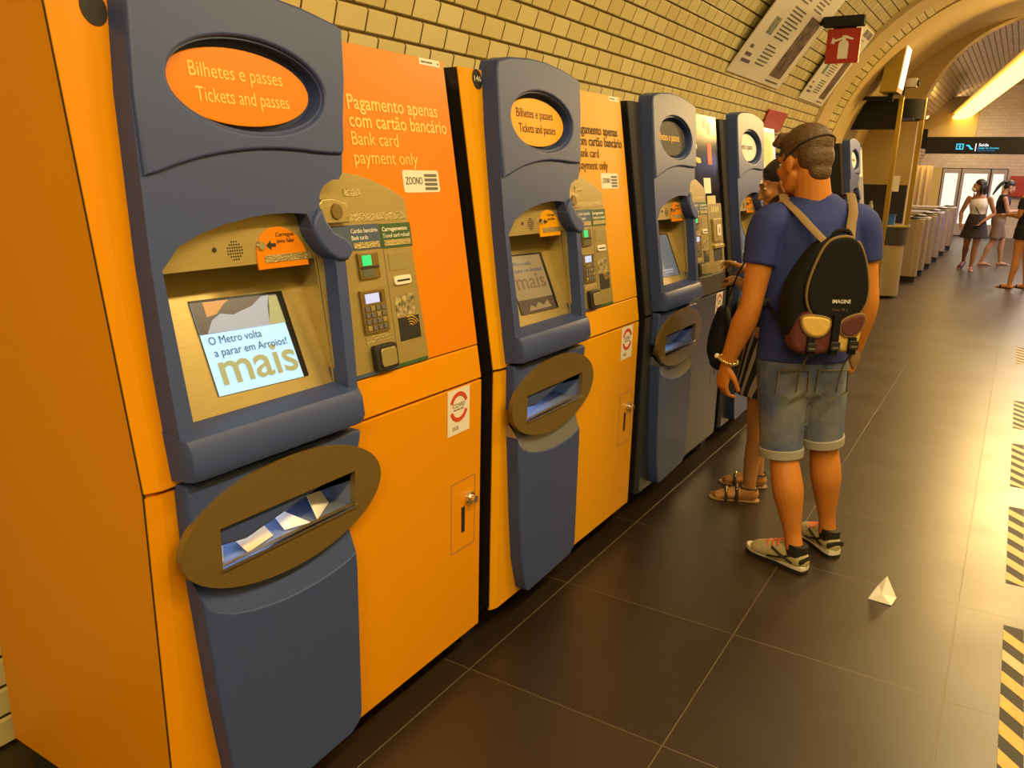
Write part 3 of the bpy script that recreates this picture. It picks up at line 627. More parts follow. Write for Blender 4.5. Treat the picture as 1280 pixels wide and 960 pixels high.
# fire extinguisher sign on its bracket
o = thing('extinguisher_sign', 'red square fire extinguisher sign hanging from a black bracket on the vault', 'sign', (-1.46, 7.6, 2.515))
Wd = .265
mb = slab(rect(-Wd/2, 0, Wd/2, .27), (), -.012, .012, .003); mb.map(lambda u, z, w: (u, -w, z)).build('sign_plate', MT['red'], o)
g = [(-.035, .035), (.045, .035), (.045, .15), (.038, .168), (.018, .180), (.018, .195), (.075, .178), (.080, .190), (.020, .216), (-.010, .216), (-.012, .200), (-.070, .186), (-.085, .205), (-.098, .160), (-.072, .150), (-.066, .168), (-.012, .184), (-.010, .178), (-.028, .168), (-.035, .15)]
slab(g, (), .012, .0135).map(lambda u, z, w: (u, -w, z)).build('extinguisher_symbol', MT['cream'], o, 0)
MB().box((-.17, -.045, .285), (.15, .045, .365)).build('bracket_arm', MT['rubber'], o, bevel=.004)
MB().loft([(-.17, 0, .325), (-.275, 0, .42)], [.035, .035], n=10, caps='ff').build('bracket_strut', MT['rubber'], o)
MB().box((-.09, -.01, .268), (.09, .01, .288)).build('bracket_clip', MT['rubber'], o)
# red plate on the tiles above the machines
P = on_vault(8.08, 13.2, .0); t = math.radians(15.5)
o = thing('red_plate', 'plain red square plate on the wall tiles above the white oval machine', 'plate', P)
up = Vector((math.sin(t), 0, math.cos(t))); nr = Vector((math.cos(t), 0, -math.sin(t)))
M_(slab(rect(-.33, 0, .33, .18), (), .018, .034, .004), 'plate', MT['red'], o, lambda u, z, w: Vector((0, u+.05*z/.18, 0))+up*z+nr*w)
M_(slab(rect(-.1, .04, .1, .14), (), .008, .018), 'backing', MT['rubber'], o, lambda u, z, w: Vector((0, u, 0))+up*z+nr*w)

# illuminated sign box and camera at the end of the near vault
o = thing('light_box', 'tilted amber light box fixed at the end of the tiled vault', 'light box', (-1.50, 11.4, 2.62))
sh = lambda u, z, w: (u+.05*z/.6, w, z)
slab(rect(-.20, 0, 0, .64), (), 0, .5, .006).map(sh).build('casing', mat('ochre_casing', A(175, 130, 30), .4), o)
MB().quad((.012, .04, .05), (.012, .46, .05), (.058, .46, .60), (.058, .04, .60)).build('lit_face', mat('lit_face', (.8, .8, .8, 1), .4, emit=(1, .93, .78, 1), es=1.1), o, 0)
MB().box((-.12, .2, -.10), (-.06, .26, .02)).build('mounting_arm', MT['rubber'], o)
MB().loft([(-.1, .23, -.06), (-.55, .23, -.05)], [.025, .025], n=10).build('wall_arm', MT['rubber'], o)
o = thing('security_camera', 'beige box security camera below the amber light box', 'camera', (-1.45, 12.0, 2.77))
slab(rect(-.11, -.055, .10, .055), (), -.06, .06, .01).map(lambda u, z, w: (u, w, z)).build('camera_body', mat('beige_casing', A(170, 135, 70), .4), o)
MB().loft([(.10, 0, 0), (.125, 0, 0)], [.04, .036], n=16, caps='ff').build('lens', MT['ink'], o)
MB().loft([(-.05, 0, -.05), (-.05, 0, -.13)], [.016, .016], n=10).build('camera_foot', MT['rubber'], o)

# ------------------------------------------------------------------ glass information booth
o = thing('information_booth', 'dark glass information booth with brass pillars and rounded corner', 'booth', (-1.5, 11.95, 0))
def nose(r, z0, z1, a0=-90, a1=90, cx=0, cy=.28): return [(cx+r*math.cos(math.radians(a)), cy+r*math.sin(math.radians(a))) for a in range(a0, a1+1, 10)]
def plan(r): return [(-.52, .28-r)]+nose(r, 0, 0)+[(-.52, .28+r)]
slab(plan(.285), (), 2.33, 2.58, .006).build('fascia', MT['rubber'], o)
slab([(-.60, 0), (-.03, 0), (-.03, .36), (-.42, .36), (-.60, .02)], (), 0, .03, .003).map(lambda u, z, w: (u, -.02-w, 2.20+z)).build('header_panel', MT['rubber'], o)
slab(plan(.27), (), .72, .96, .006).build('counter_band', MT['navy'], o)
slab(plan(.25), (), .03, .72, .01).build('counter_drum', mat('booth_steel', A(160, 128, 74, 1.1), .3, metal=.5), o)
slab(plan(.29), (), .955, .985, .004).build('counter_top', MT['steel'], o)
for (x, y, zb) in ((.005, -.03, 0), (.25, .20, .985)):
    MB().box((x-.03, y-.03, zb), (x+.03, y+.03, 2.6)).build('pillar', mat('brass_pillar', A(190, 140, 40, 1.2), .3, metal=.8), o, bevel=.006)
gl = bpy.data.materials.new('booth_glass'); gl.use_nodes = True; gn = gl.node_tree.nodes['Principled BSDF']
gn.inputs['Transmission Weight'].default_value = 1; gn.inputs['Roughness'].default_value = .02; gn.inputs['IOR'].default_value = 1.1; gn.inputs['Base Color'].default_value = (.85, .85, .8, 1)
MB().box((-.52, -.006, .99), (-.03, 0, 2.2)).build('front_glass', gl, o, 0)
MB().box((-.53, .56, 0), (.15, .60, 1.5)).build('back_wall', MT['navy'], o, 0)
MB().box((-.55, -.01, 0), (-.51, .57, 1.2)).build('side_wall', MT['black'], o, 0)
MB().box((.03, -.035, 1.42), (.115, -.028, 1.62)).build('notice', MT['white'], o, 0)
MB().box((-.03, -.02, 2.32), (.17, .12, 2.34)).build('blue_canopy', mat('blue_canopy', (.04, .06, .22, 1), .4), o, 0)
b = thing('storage_box', 'small blue box standing on the booth counter', 'box', (-1.45, 12.05, .985))
MB().box((-.06, -.04, 0), (.06, .04, .12)).build('box_body', mat('bright_blue', (.04, .16, .62, 1), .4), b, bevel=.006); MB().box((-.065, -.045, .12), (.065, .045, .135)).build('box_lid', mat('deep_blue', (.02, .08, .4, 1), .4), b, bevel=.003)
for k, (x, hgt, lab) in enumerate(((-.44, .30, 'left pale blue tall bottle inside the booth'), (-.33, .27, 'middle pale blue tall bottle inside the booth'), (-.22, .30, 'right pale blue tall bottle inside the booth'))):
    b = thing('bottle', lab, 'bottle', (-1.5+x, 12.1, .985), 0, 'bottles inside the booth')
    MB().loft([(0, 0, 0), (0, 0, hgt*.8), (0, 0, hgt*.9)], [.032, .032, .014], n=16, caps='fr').build('bottle_body', mat('pale_blue_plastic', (.45, .55, .60, 1), .3), b)
    MB().cyl((0, 0, hgt*.92), (0, 0, hgt), .016).build('cap', MT['white'], b)

# ------------------------------------------------------------------ ticket gates
gates = [(14.15, 'first'), (15.2, 'second'), (16.5, 'third'), (18.0, 'fourth'), (19.6, 'fifth'), (21.4, 'sixth')]
gsteel = mat('gate_steel', A(168, 132, 82, 1.0), .3, metal=.55, noise=(8, A(176, 138, 84, 1.0), (1, 1, 3)))
for i, (y, nth) in enumerate(gates):
    o = thing('ticket_gate', ('nearest' if i == 0 else nth)+' steel ticket gate of the row, counted from the booth', 'ticket gate', (-1.22, y, 0), 0, 'ticket gates beside the booth')
    L = .95 if i == 0 else 1.3
    pl = [(-L, 0)]+[(-.11+.11*math.cos(math.radians(a)), .11+.11*math.sin(math.radians(a))) for a in range(-90, 91, 15)]+[(-L, .22)]
    slab(pl, (), .09, .945, .008).build('gate_body', gsteel, o)
    slab([(u*.97-.02, .02+v*.82) for u, v in pl], (), 0, .09).build('gate_foot', MT['rubber'], o)
    slab([(u, v) for u, v in pl], (), .945, .975, .006).build('gate_top', MT['cream'] if i % 2 else MT['steel'], o)
    mb = MB(); mb.ell((-.16, .11, .978), (.12, .085, .035)); mb.build('card_reader', MT['ink'], o)
    mb = MB(); mb.ell((-.15, .10, 1.002), (.07, .05, .016)); mb.build('reader_disc', MT['white'] if i > 0 else MT['greyink'], o)
    MB().loft([(-.002, .11, .60), (-.002, .11, .91)], [.012, .012], n=10).build('edge_light_strip', mat('violet_strip', (.30, .25, .6, 1), .2), o)
    MB().box((-L*.8, -.30, .25), (-L*.35, -.01, .90)).build('gate_flap', mat('flap_glass', (.35, .30, .22, 1), .1), o, bevel=.01)

# ------------------------------------------------------------------ far end: striped screen, doors, exit sign
o = thing('slatted_screen', 'pale slatted screen standing behind the ticket gates', 'screen', (-1.9, 22.6, 0))
MB().box((-.70, .03, 0), (-.03, .10, 1.9)).build('screen_panel', mat('screen_beige', A(175, 132, 75), .5), o, 0)
for k in range(5): MB().box((-.66+k*.128, -.01, .05), (-.61+k*.128, .035, 1.88)).build('slat', MT['plaster'], o, 0)
o = thing('lift_portal', 'grey framed doorway with three lit glass panels at the far end', 'doorway', (-1.4, 27.15, 0))
fr = mat('grey_door_frame', A(165, 135, 110), .4); glow = mat('lit_glass', (.7, .7, .7, 1), .2, emit=(.84, .93, .90, 1), es=.74)
MB().box((-.99, -.10, 0), (-.66, 0, 1.90)).build('side_panel', MT['plaster'], o, 0)
for (a, b, ga, gb, nm) in ((-.635, -.175, -.575, -.24, 'door_leaf'), (-.15, .555, -.08, .50, 'door_leaf'), (.59, .97, .64, .90, 'door_leaf')):
    z0 = .82 if a < -.6 else .35
    lf = slab(rect(a, .02, b, 1.88), [rect(ga, z0, gb, 1.755)], 0, .08); lf = lf.map(lambda u, z, w: (u, -w, z)).build(nm, fr, o, 0)
    MB().box((ga-.01, -.05, z0-.01), (gb+.01, -.03, 1.765)).build('pane', glow, lf, 0)
MB().box((-.66, -.015, 0), (.98, 0, 1.9)).build('dark_reveal', MT['rubber'], o, 0)
o = thing('exit_sign', 'black overhead exit sign beam with lit cyan symbols', 'sign', (-1.14, 12.0, 1.905))
slab(rect(0, 0, 2.6, .205), (), -.05, .05, .006).map(lambda u, z, w: (u, w, z)).build('sign_beam', MT['black'], o)
cy = mat('cyan_lit', (.02, .3, .4, 1), .4, emit=(.03, .55, .80, 1), es=1.3); wl = mat('white_lit', (.5, .5, .5, 1), .4, emit=(.85, .92, 1, 1), es=1.2); bl = mat('blue_lit', (.01, .1, .3, 1), .4, emit=(.01, .22, .62, 1), es=1)
fx = lambda u, z, w: (u, -.05-w, z)
sym = slab(rect(.345, .052, .428, .122), [rect(.357, .064, .416, .112)], 0, .003); q = slab([(.380, .064), (.393, .064), (.393, .090), (.405, .090), (.3865, .108), (.368, .090), (.380, .090)], (), 0, .003); sym.add(q.v, q.f); sym.map(fx).build('lift_symbol', cy, o, 0)
es = slab([(.455, .108), (.490, .108), (.520, .066), (.535, .066), (.535, .052), (.505, .052), (.475, .094), (.455, .094)], (), 0, .003); es.map(fx).build('escalator_symbol', cy, o, 0)
slab(rect(.557, .032, .566, .125), (), 0, .003).map(fx).build('divider', wl, o, 0)
t = MB(); text(t, 'Saída', .592, .700, .092, .034, .003, True); t.map(fx).build('exit_lettering', wl, o, 0)
t = MB(); text(t, 'Largo do Camões', .590, .815, .062, .020, .003, True); t.map(fx).build('street_lettering', cy, o, 0)
t = MB(); text(t, 'Rua do Alecrim', .590, .775, .034, .018, .003); t.map(fx).build('street_lettering', bl, o, 0)
MB().box((-.06, -.03, .06), (.0, .03, .30)).build('bracket', MT['rubber'], o, bevel=.005)
MB().cyl((2.1, 0, .2), (2.1, 0, 1.62), .012, 10).build('hanger', MT['rubber'], o)
o = thing('hose_cabinet', 'red cabinet on the far wall behind the person in dark shirt', 'cabinet', (-.12, 27.05, 1.15))
MB().box((-.22, -.08, 0), (.30, .12, .56)).build('cabinet_body', MT['red'], o, bevel=.01); MB().box((-.19, -.095, .03), (.27, -.08, .53)).build('cabinet_door', MT['red'], o, bevel=.004)
# glowing strip built for the glare on the far vault, and a wall light
def glow_strip(name, a, b, wd, label, es, col):
    a, b = Vector(a), Vector(b); c = (a+b)/2; d = (b-a); o = thing(name, label, 'light', c)
    mb = MB(); mb.loft([a-c, b-c], [(wd, wd*.35)]*2, side=(1, 0, .2), n=16)
    mb.build('tube', mat(name+'_glow', (.8, .7, .5, 1), .4, emit=col, es=es), o)
    mb = MB(); up = Vector((0, 0, wd*.5)); mb.loft([a-c+up, b-c+up], [(wd*1.05, wd*.25)]*2, side=(1, 0, .2), n=12); mb.build('housing', MT['plaster'], o)
glow_strip('glow_strip', (-1.62, 23.5, 3.0), (.15, 13.0, 3.38), .22, 'long amber glare across the far vault, built as a glowing strip', 4.5, (1, .58, .12, 1))  # reflected glare modelled as a glowing body, no lamp there
glow_strip('wall_light', (-2.25, 22.2, 2.98), (-2.20, 22.5, 3.35), .10, 'short glowing wall light left of the long strip', 2.4, (1, .75, .32, 1))

# ------------------------------------------------------------------ floor markings and litter
hy = mat('hazard_yellow', (.62, .36, .02, 1), .45, noise=(35, (.50, .28, .02, 1), (1, 1, 1))); hw = mat('worn_white', (.55, .42, .22, 1), .5)
def tape(y0, y1, label, n, m):
    o = thing('hazard_tape', label, 'floor tape', (.220, y0, 0), 0, 'hazard tapes along the floor')
    L = y1-y0; hwid = .032
    MB().box((-hwid, 0, .0002), (hwid, L, .0012)).build('tape_strip', MT['ink'], o, 0)
    p = L/n
    for k in range(n):
        a = k*p; b = a+p*.5; s = .036
        c = [(-hwid, max(0, a+s)), (-hwid, b+s), (hwid, b-s if b-s > 0 else 0), (hwid, max(0, a-s))]
        c = [(x, min(L, yy)) for x, yy in c]
        mb = MB(); mb.add([(x, yy, .0013) for x, yy in c]+[(x, yy, .0019) for x, yy in c], [(0, 1, 2, 3), (7, 6, 5, 4), (0, 4, 5, 1), (1, 5, 6, 2), (2, 6, 7, 3), (3, 7, 4, 0)])
        mb.build('stripe', hw if (m == 'w' or (m == 'y1' and k == 5)) else hy, o, 0)
tape(2.20, 3.25, 'yellow and black hazard tape nearest the camera at the right edge', 7, 'y1')
tape(3.63, 4.57, 'second yellow and black hazard tape along the floor', 6, 'y')
tape(4.90, 5.76, 'third hazard tape with paler stripes', 6, 'y')
tape(6.14, 6.95, 'fourth hazard tape worn almost white', 6, 'w')
tape(8.45, 9.30, 'farthest small hazard tape on the floor', 6, 'y')
mb = MB(); mb.add([(-.045, -.02, 0), (.04, -.03, .002), (.05, .03, .01), (.005, .045, .085), (-.02, .03, .045), (0, -.01, .03), (-.04, .03, .004)],
                  [(0, 1, 5), (1, 2, 5), (2, 3, 5), (5, 3, 4), (0, 5, 4), (0, 4, 6), (3, 2, 6), (4, 3, 6), (0, 6, 2, 1)])
o = mb.build('crumpled_paper', MT['paper'], smooth=0); o.location = (-.225, 3.19, .001); tag(o, 'small crumpled white paper lying on the floor right of the man', 'litter')

# ------------------------------------------------------------------ people
def skin(name, r, g, b): return mat(name, A(r, g, b), .5, spec=.35, bump=(60, .04))
def blob(mb, name, m, parent, voxel=.006, smooth=4, fac=.5):
    """fuses overlapping closed shapes into one continuous surface"""
    me = mb.mesh('tmp', m, 0); ob = bpy.data.objects.new('tmp', me); COL.objects.link(ob)
    r = ob.modifiers.new('r', 'REMESH'); r.mode = 'VOXEL'; r.voxel_size = voxel; r.use_smooth_shade = True
    if smooth: q = ob.modifiers.new('s', 'SMOOTH'); q.iterations = smooth; q.factor = fac
    me2 = eval_mesh(ob); bpy.data.objects.remove(ob); bpy.data.meshes.remove(me)
    me2.name = name; me2.polygons.foreach_set('use_smooth', [True]*len(me2.polygons))
    if not me2.materials: me2.materials.append(m)
    o = bpy.data.objects.new(name, me2); COL.objects.link(o); o.parent = parent; return o
def V(*a): return Vector(a)
def frame(fwd, tilt=0, roll=0):
    """head / hand frame: columns right, forward, up"""
    f = Vector(fwd).normalized(); r = f.cross(V(0, 0, 1)).normalized(); u = r.cross(f)
    if tilt: q = Matrix.Rotation(math.radians(-tilt), 3, r); f = q @ f; u = q @ u
    if roll: q = Matrix.Rotation(math.radians(roll), 3, f); r = q @ r; u = q @ u
    return Matrix((r, f, u)).transposed()
def head(mb, c, F, k=1.0, neck=None, female=False):
    c = Vector(c); T = lambda x, y, z: c+F @ (V(x, y, z)*k)
    mb.ell(T(0, -.018, .030), (.075*k, .094*k, .088*k), F)
    mb.ell(T(0, .034, -.030), (.058*k, .060*k, .078*k), F)
    mb.ell(T(0, .060, -.098), (.027*k, .026*k, .021*k), F)
    for s in (-1, 1):
        mb.loft([T(s*.058, -.002, -.050), T(s*.046, .030, -.085), T(s*.012, .062, -.102)], [.018*k, .019*k, .017*k], n=10)
        mb.ell(T(s*.036, .066, -.022), (.024*k, .020*k, .022*k), F)
        mb.loft([T(s*.012, .090, .022), T(s*.040, .076, .026)], [.009*k, .009*k], n=8)
        mb.ell(T(s*.078, -.008, -.010), (.010*k, .019*k, .031*k), F); mb.ell(T(s*.080, -.004, -.030), (.008*k, .011*k, .013*k), F)
    mb.loft([T(0, .088, .012), T(0, .104, -.020), T(0, .110, -.034)], [.008*k, .010*k, .012*k], n=8)
    for s in (-1, 1): mb.ell(T(s*.012, .098, -.038), (.010*k, .011*k, .008*k), F)
    mb.ell(T(0, .089, -.062), (.024*k, .012*k, .007*k), F); mb.ell(T(0, .088, -.074), (.020*k, .012*k, .008*k), F)
    if neck is not None:
        n = Vector(neck); mb.loft([n, n.lerp(T(0, -.03, -.06), .6), T(0, -.025, -.03)], [.062*k, .056*k, .056*k], n=14)
    return T
def face_parts(parent, T, F, k=1.0, lip=None, brow=None):
    for s in (-1, 1):
        e = MB(); e.ell(T(s*.031, .0740, .004), (.0115*k, .008*k, .0065*k), F); eo = e.build('eye', MT['white'], parent)
        p = MB(); p.ell(T(s*.031, .0812, .003), (.0055*k, .0026*k, .0052*k), F); p.build('iris', MT['ink'], eo)
        b = MB(); b.loft([T(s*.014, .092, .024), T(s*.032, .087, .030), T(s*.050, .074, .026)], [.003*k, .0036*k, .002*k], n=8); b.build('eyebrow', brow or MT['ink'], parent)
    l = MB(); l.ell(T(0, .0955, -.0625), (.019*k, .0055*k, .0045*k), F); l.ell(T(0, .0945, -.0725), (.016*k, .0058*k, .005*k), F); l.build('lips', lip or MT['red'], parent)
def hand(mb, w, d, palm, thumb, L=.185, curl=(25, 30, 25), spread=6, r=.0088):
    """w wrist, d towards fingers, palm = direction the palm faces, thumb = +1/-1 side"""
    w = Vector(w); d = Vector(d).normalized(); p = Vector(palm); p = (p-d*p.dot(d)).normalized(); s = d.cross(p)*thumb
    pl = L*.52; k = L/.185
    mb.loft([w-d*.02, w+d*.03*k, w+d*pl*.7, w+d*pl], [(.026*k, .018*k), (.033*k, .017*k), (.041*k, .015*k), (.040*k, .013*k)], side=s, n=14)
    for i, (off, ln) in enumerate(((.030, .074), (.0105, .083), (-.0105, .077), (-.030, .061))):
        b = w+d*pl*.93+s*off*k; a = math.radians((1.5-i)*spread); dd = (d*math.cos(a)+s*math.sin(a)).normalized(); pts = [b-dd*.012*k, b]; rr = [r*k*1.05, r*k*1.05]; ang = 0
        for j, (fr, cu) in enumerate(zip((.44, .31, .25), curl)):
            ang += cu; q = dd*math.cos(math.radians(ang))+p*math.sin(math.radians(ang)); pts.append(pts[-1]+q*ln*fr*k); rr.append(r*k*(.98-.10*j))
        mb.loft(pts, rr, n=10)
    b = w+d*.020*k+s*.024*k; t1 = (d*.66+s*.60+p*.35).normalized(); t2 = (d*.88+s*.22+p*.45).normalized()
    mb.loft([b, b+t1*.042*k, b+t1*.042*k+t2*.030*k, b+t1*.042*k+t2*.054*k], [.0135*k, .0115*k, .0100*k, .0085*k], n=10)
def foot(mb, heel, toe, z=0, k=1.0, w=.042, n=14):
    h = Vector(heel); t = Vector(toe); d = (t-h).normalized(); L = (t-h).length; s = d.cross(V(0, 0, 1))
    mb.loft([h+d*.03+V(0, 0, .040), h+d*L*.35+V(0, 0, .042), h+d*L*.65+V(0, 0, .030), h+d*L*.88+V(0, 0, .018)], [(.030, .036), (.034, .038), (.043, .026), (.036, .015)], side=s, n=n)
    for i in range(5): b = h+d*L*(.84-.012*i)+s*(.030-.0145*i)*1.0; mb.loft([b+V(0, 0, .014), b+d*L*(.13-.014*i)+V(0, 0, .011)], [.0095 if i else .0115, .008 if i else .010], n=8)
LOFT_SUB = 4
def strapband(pts, wd, th, nrm):
    """flat ribbon along pts"""
    mb = MB(); mb.loft(pts, [(wd/2, th/2)]*len(pts), side=nrm, n=8, caps='ff'); return mb

# ---- the man with the backpack (local axes: x across the view, y away from the camera)
man = thing('person', 'person in navy T-shirt and denim shorts with a small dark backpack, seen from behind', 'person', (-.58, 3.36, 0), math.radians(9.8))
SK = skin('tanned_skin', 188, 104, 26)
ax = V(.906, .423, 0); bk = V(.423, -.906, 0)          # across his shoulders, and out of his back
mb = MB()
HF = frame(V(-.74, .67, 0), 14, 0); HC = V(-.160, .055, 1.652); HT = head(mb, HC, HF, 1.08, neck=(-.105, .04, 1.47)); mb.loft([V(-.104, .04, 1.47), HT(0, -.035, -.05)], [.074, .064], n=16)
mb.loft([V(-.082, .02, .88), V(-.085, .03, 1.08), V(-.09, .05, 1.30), V(-.10, .05, 1.44)], [(.150, .10), (.145, .10), (.160, .11), (.12, .07)], side=ax)
# left arm, hanging
LS, LE, LW = V(-.262, -.045, 1.405), V(-.292, -.085, 1.085), V(-.366, -.045, .850)
mb.loft([LS, LS.lerp(LE, .35), LS.lerp(LE, .75), LE, LE.lerp(LW, .3), LE.lerp(LW, .75), LW], [.060, .056, .047, .044, .050, .037, (.031, .025)], n=14)
hand(mb, LW+V(-.004, .004, -.012), V(-.12, .10, -1), V(.75, .6, .2), 1, .190, (22, 34, 26))
RS, RE, RW = V(.082, .13, 1.41), V(.140, .150, 1.12), V(.122, .215, .900)
mb.loft([RS, RS.lerp(RE, .35), RS.lerp(RE, .75), RE, RE.lerp(RW, .3), RE.lerp(RW, .75), RW], [.058, .055, .047, .044, .048, .036, (.030, .025)], n=14)
hand(mb, RW, V(-.06, .08, -1), V(-.8, .3, .2), -1, .185, (20, 30, 25))
# legs
LH, LK, LA = V(-.150, .0, .88), V(-.104, -.045, .47), V(-.020, -.098, .095)
RH, RK, RA = V(-.005, .075, .88), V(.045, .115, .50), V(.106, .130, .095)
for H, K, Ak in ((LH, LK, LA), (RH, RK, RA)):
    d = (Ak-K); cb = V(.15, -.9, 0)*.018
    mb.loft([H, H.lerp(K, .5), K+V(0, 0, .05), K, K+d*.18+cb*.6, K+d*.36+cb, K+d*.58+cb*.5, K+d*.82, Ak], [.085, .075, .060, .057, .061, .063, .050, .036, .037], n=18)
for hl, to in ((V(.0385, -.129, 0), V(-.218, .018, 0)), (V(.149, .076, 0), V(.005, .273, 0))):
    d = (to-hl).normalized(); mb.loft([hl+d*.065+V(0, 0, .085), hl+d*.10+V(0, 0, .055), hl+d*.19+V(0, 0, .042)], [.030, .026, .018], n=12)
body = blob(mb, 'body', SK, man, .005, 5)
face_parts(man, HT, HF, 1.08, lip=mat('lip_tone', A(180, 90, 50), .4), brow=mat('brown_hair_brow', A(70, 42, 18), .7))
# short brown hair
hairm = mat('short_brown_hair', (.060, .028, .009, 1), .6, noise=(40, (.105, .055, .020, 1), (1, 1, 5)), bump=(150, .5))
h = MB(); h.ell(HT(0, -.026, .052), (.083*1.08, .096*1.08, .078*1.08), HF); h.ell(HT(0, -.058, .005), (.072*1.08, .058*1.08, .070*1.08), HF); h.ell(HT(0, -.070, -.050), (.054, .036, .046), HF)
for s in (-1, 1): h.ell(HT(s*.060, -.012, .030), (.022, .040, .042), HF)
h.ell(HT(0, .052, .092), (.056, .036, .030), HF); h.ell(HT(-.03, .070, .088), (.03, .022, .026), HF); h.ell(HT(.03, .070, .09), (.03, .022, .024), HF)
for k in range(22): h.ell(HT(random.uniform(-.055, .055), random.uniform(.035, .085), random.uniform(.070, .112)), (.015, .015, .013), HF, 10, 8)
hair = blob(h, 'hair', hairm, man, .005, 1)
gl_ = MB(); gl_.loft([HT(-.084, .01, .004), HT(-.084, -.050, .036), HT(-.056, -.100, .056), HT(0, -.1225, .064), HT(.056, -.100, .056), HT(.084, -.050, .036), HT(.084, .01, .004)], [.0032]*7, n=8); gl_.build('glasses_strap', MT['ink'], man)
# T-shirt
tee = mat('navy_tshirt', A(38, 46, 78, .85), .85, bump=(26, .22))
t = MB()
t.loft([V(-.080, .025, .875), V(-.082, .028, .98), V(-.086, .032, 1.10), V(-.090, .045, 1.25), V(-.094, .05, 1.35), V(-.098, .05, 1.425), V(-.104, .048, 1.480), V(-.108, .046, 1.527)],
       [(.188, .132), (.183, .130), (.182, .128), (.190, .136), (.190, .134), (.185, .118), (.142, .092), (.082, .074)], side=ax, n=24, caps='ff')
for Sx, E2, s in ((LS, LE, -1), (RS, RE, 1)):
    e = Sx.lerp(E2, .47); t.loft([V(-.10, .05, 1.42)+ax*s*.10, Sx+V(0, 0, .012)-ax*s*.02, Sx.lerp(e, .25), Sx.lerp(e, .6), e], [.076, .078, .076, .072, .069], n=18, caps='rf')
shirt = blob(t, 'tshirt', tee, man, .006, 4)
cu = MB(); cu.loft([V(-.116, .044, 1.506), V(-.122, .044, 1.524)], [(.085, .077), (.079, .071)], side=ax, n=24, caps='ff'); cu.build('collar', mat('navy_collar', A(32, 40, 70), .85), shirt)
# denim shorts with turned-up cuffs
den = mat('faded_denim', A(132, 116, 74), .85, noise=(5, A(66, 72, 78), (1, 1, .8)), bump=(45, .25))
d_ = MB(); d_.loft([V(-.082, .028, .955), V(-.080, .028, .86), V(-.076, .032, .80)], [(.172, .122), (.182, .130), (.170, .122)], side=ax, n=22, caps='fr')
Lc, Rc = V(-.118, -.025, .478), V(.034, .100, .515)
for H, Ce in ((LH, Lc), (RH, Rc)): d_.loft([H+V(0, 0, -.02), H.lerp(Ce, .4), H.lerp(Ce, .75), Ce], [(.106, .112), (.100, .108), (.090, .098), (.087, .094)], n=20, caps='rf')
shorts = blob(d_, 'denim_shorts', den, man, .006, 4)
for H, Ce in ((LH, Lc), (RH, Rc)):
    dd = (Ce-H).normalized(); c = MB(); c.loft([Ce-dd*.028, Ce+dd*.012], [(.093, .100), (.091, .098)], n=26, caps='ff'); c.build('turned_cuff', mat('denim_cuff', A(150, 128, 84), .85, bump=(60, .2)), shorts, bevel=.004)
for s, cx in ((-1, -.085), (1, .075)):
    c0 = V(-.08, .03, .80)+ax*cx+bk*.136
    pk = slab([(-.062, .06), (.062, .06), (.066, -.03), (0, -.07), (-.066, -.03)], [[(-.058, .056), (.058, .056), (.062, -.028), (0, -.066), (-.062, -.028)]], -.006, .004); pk.map(lambda u, z, w: c0+ax*u+V(0, 0, z)+bk*w).build('pocket_seam', mat('seam_thread', A(96, 76, 40), .8), shorts, 0)
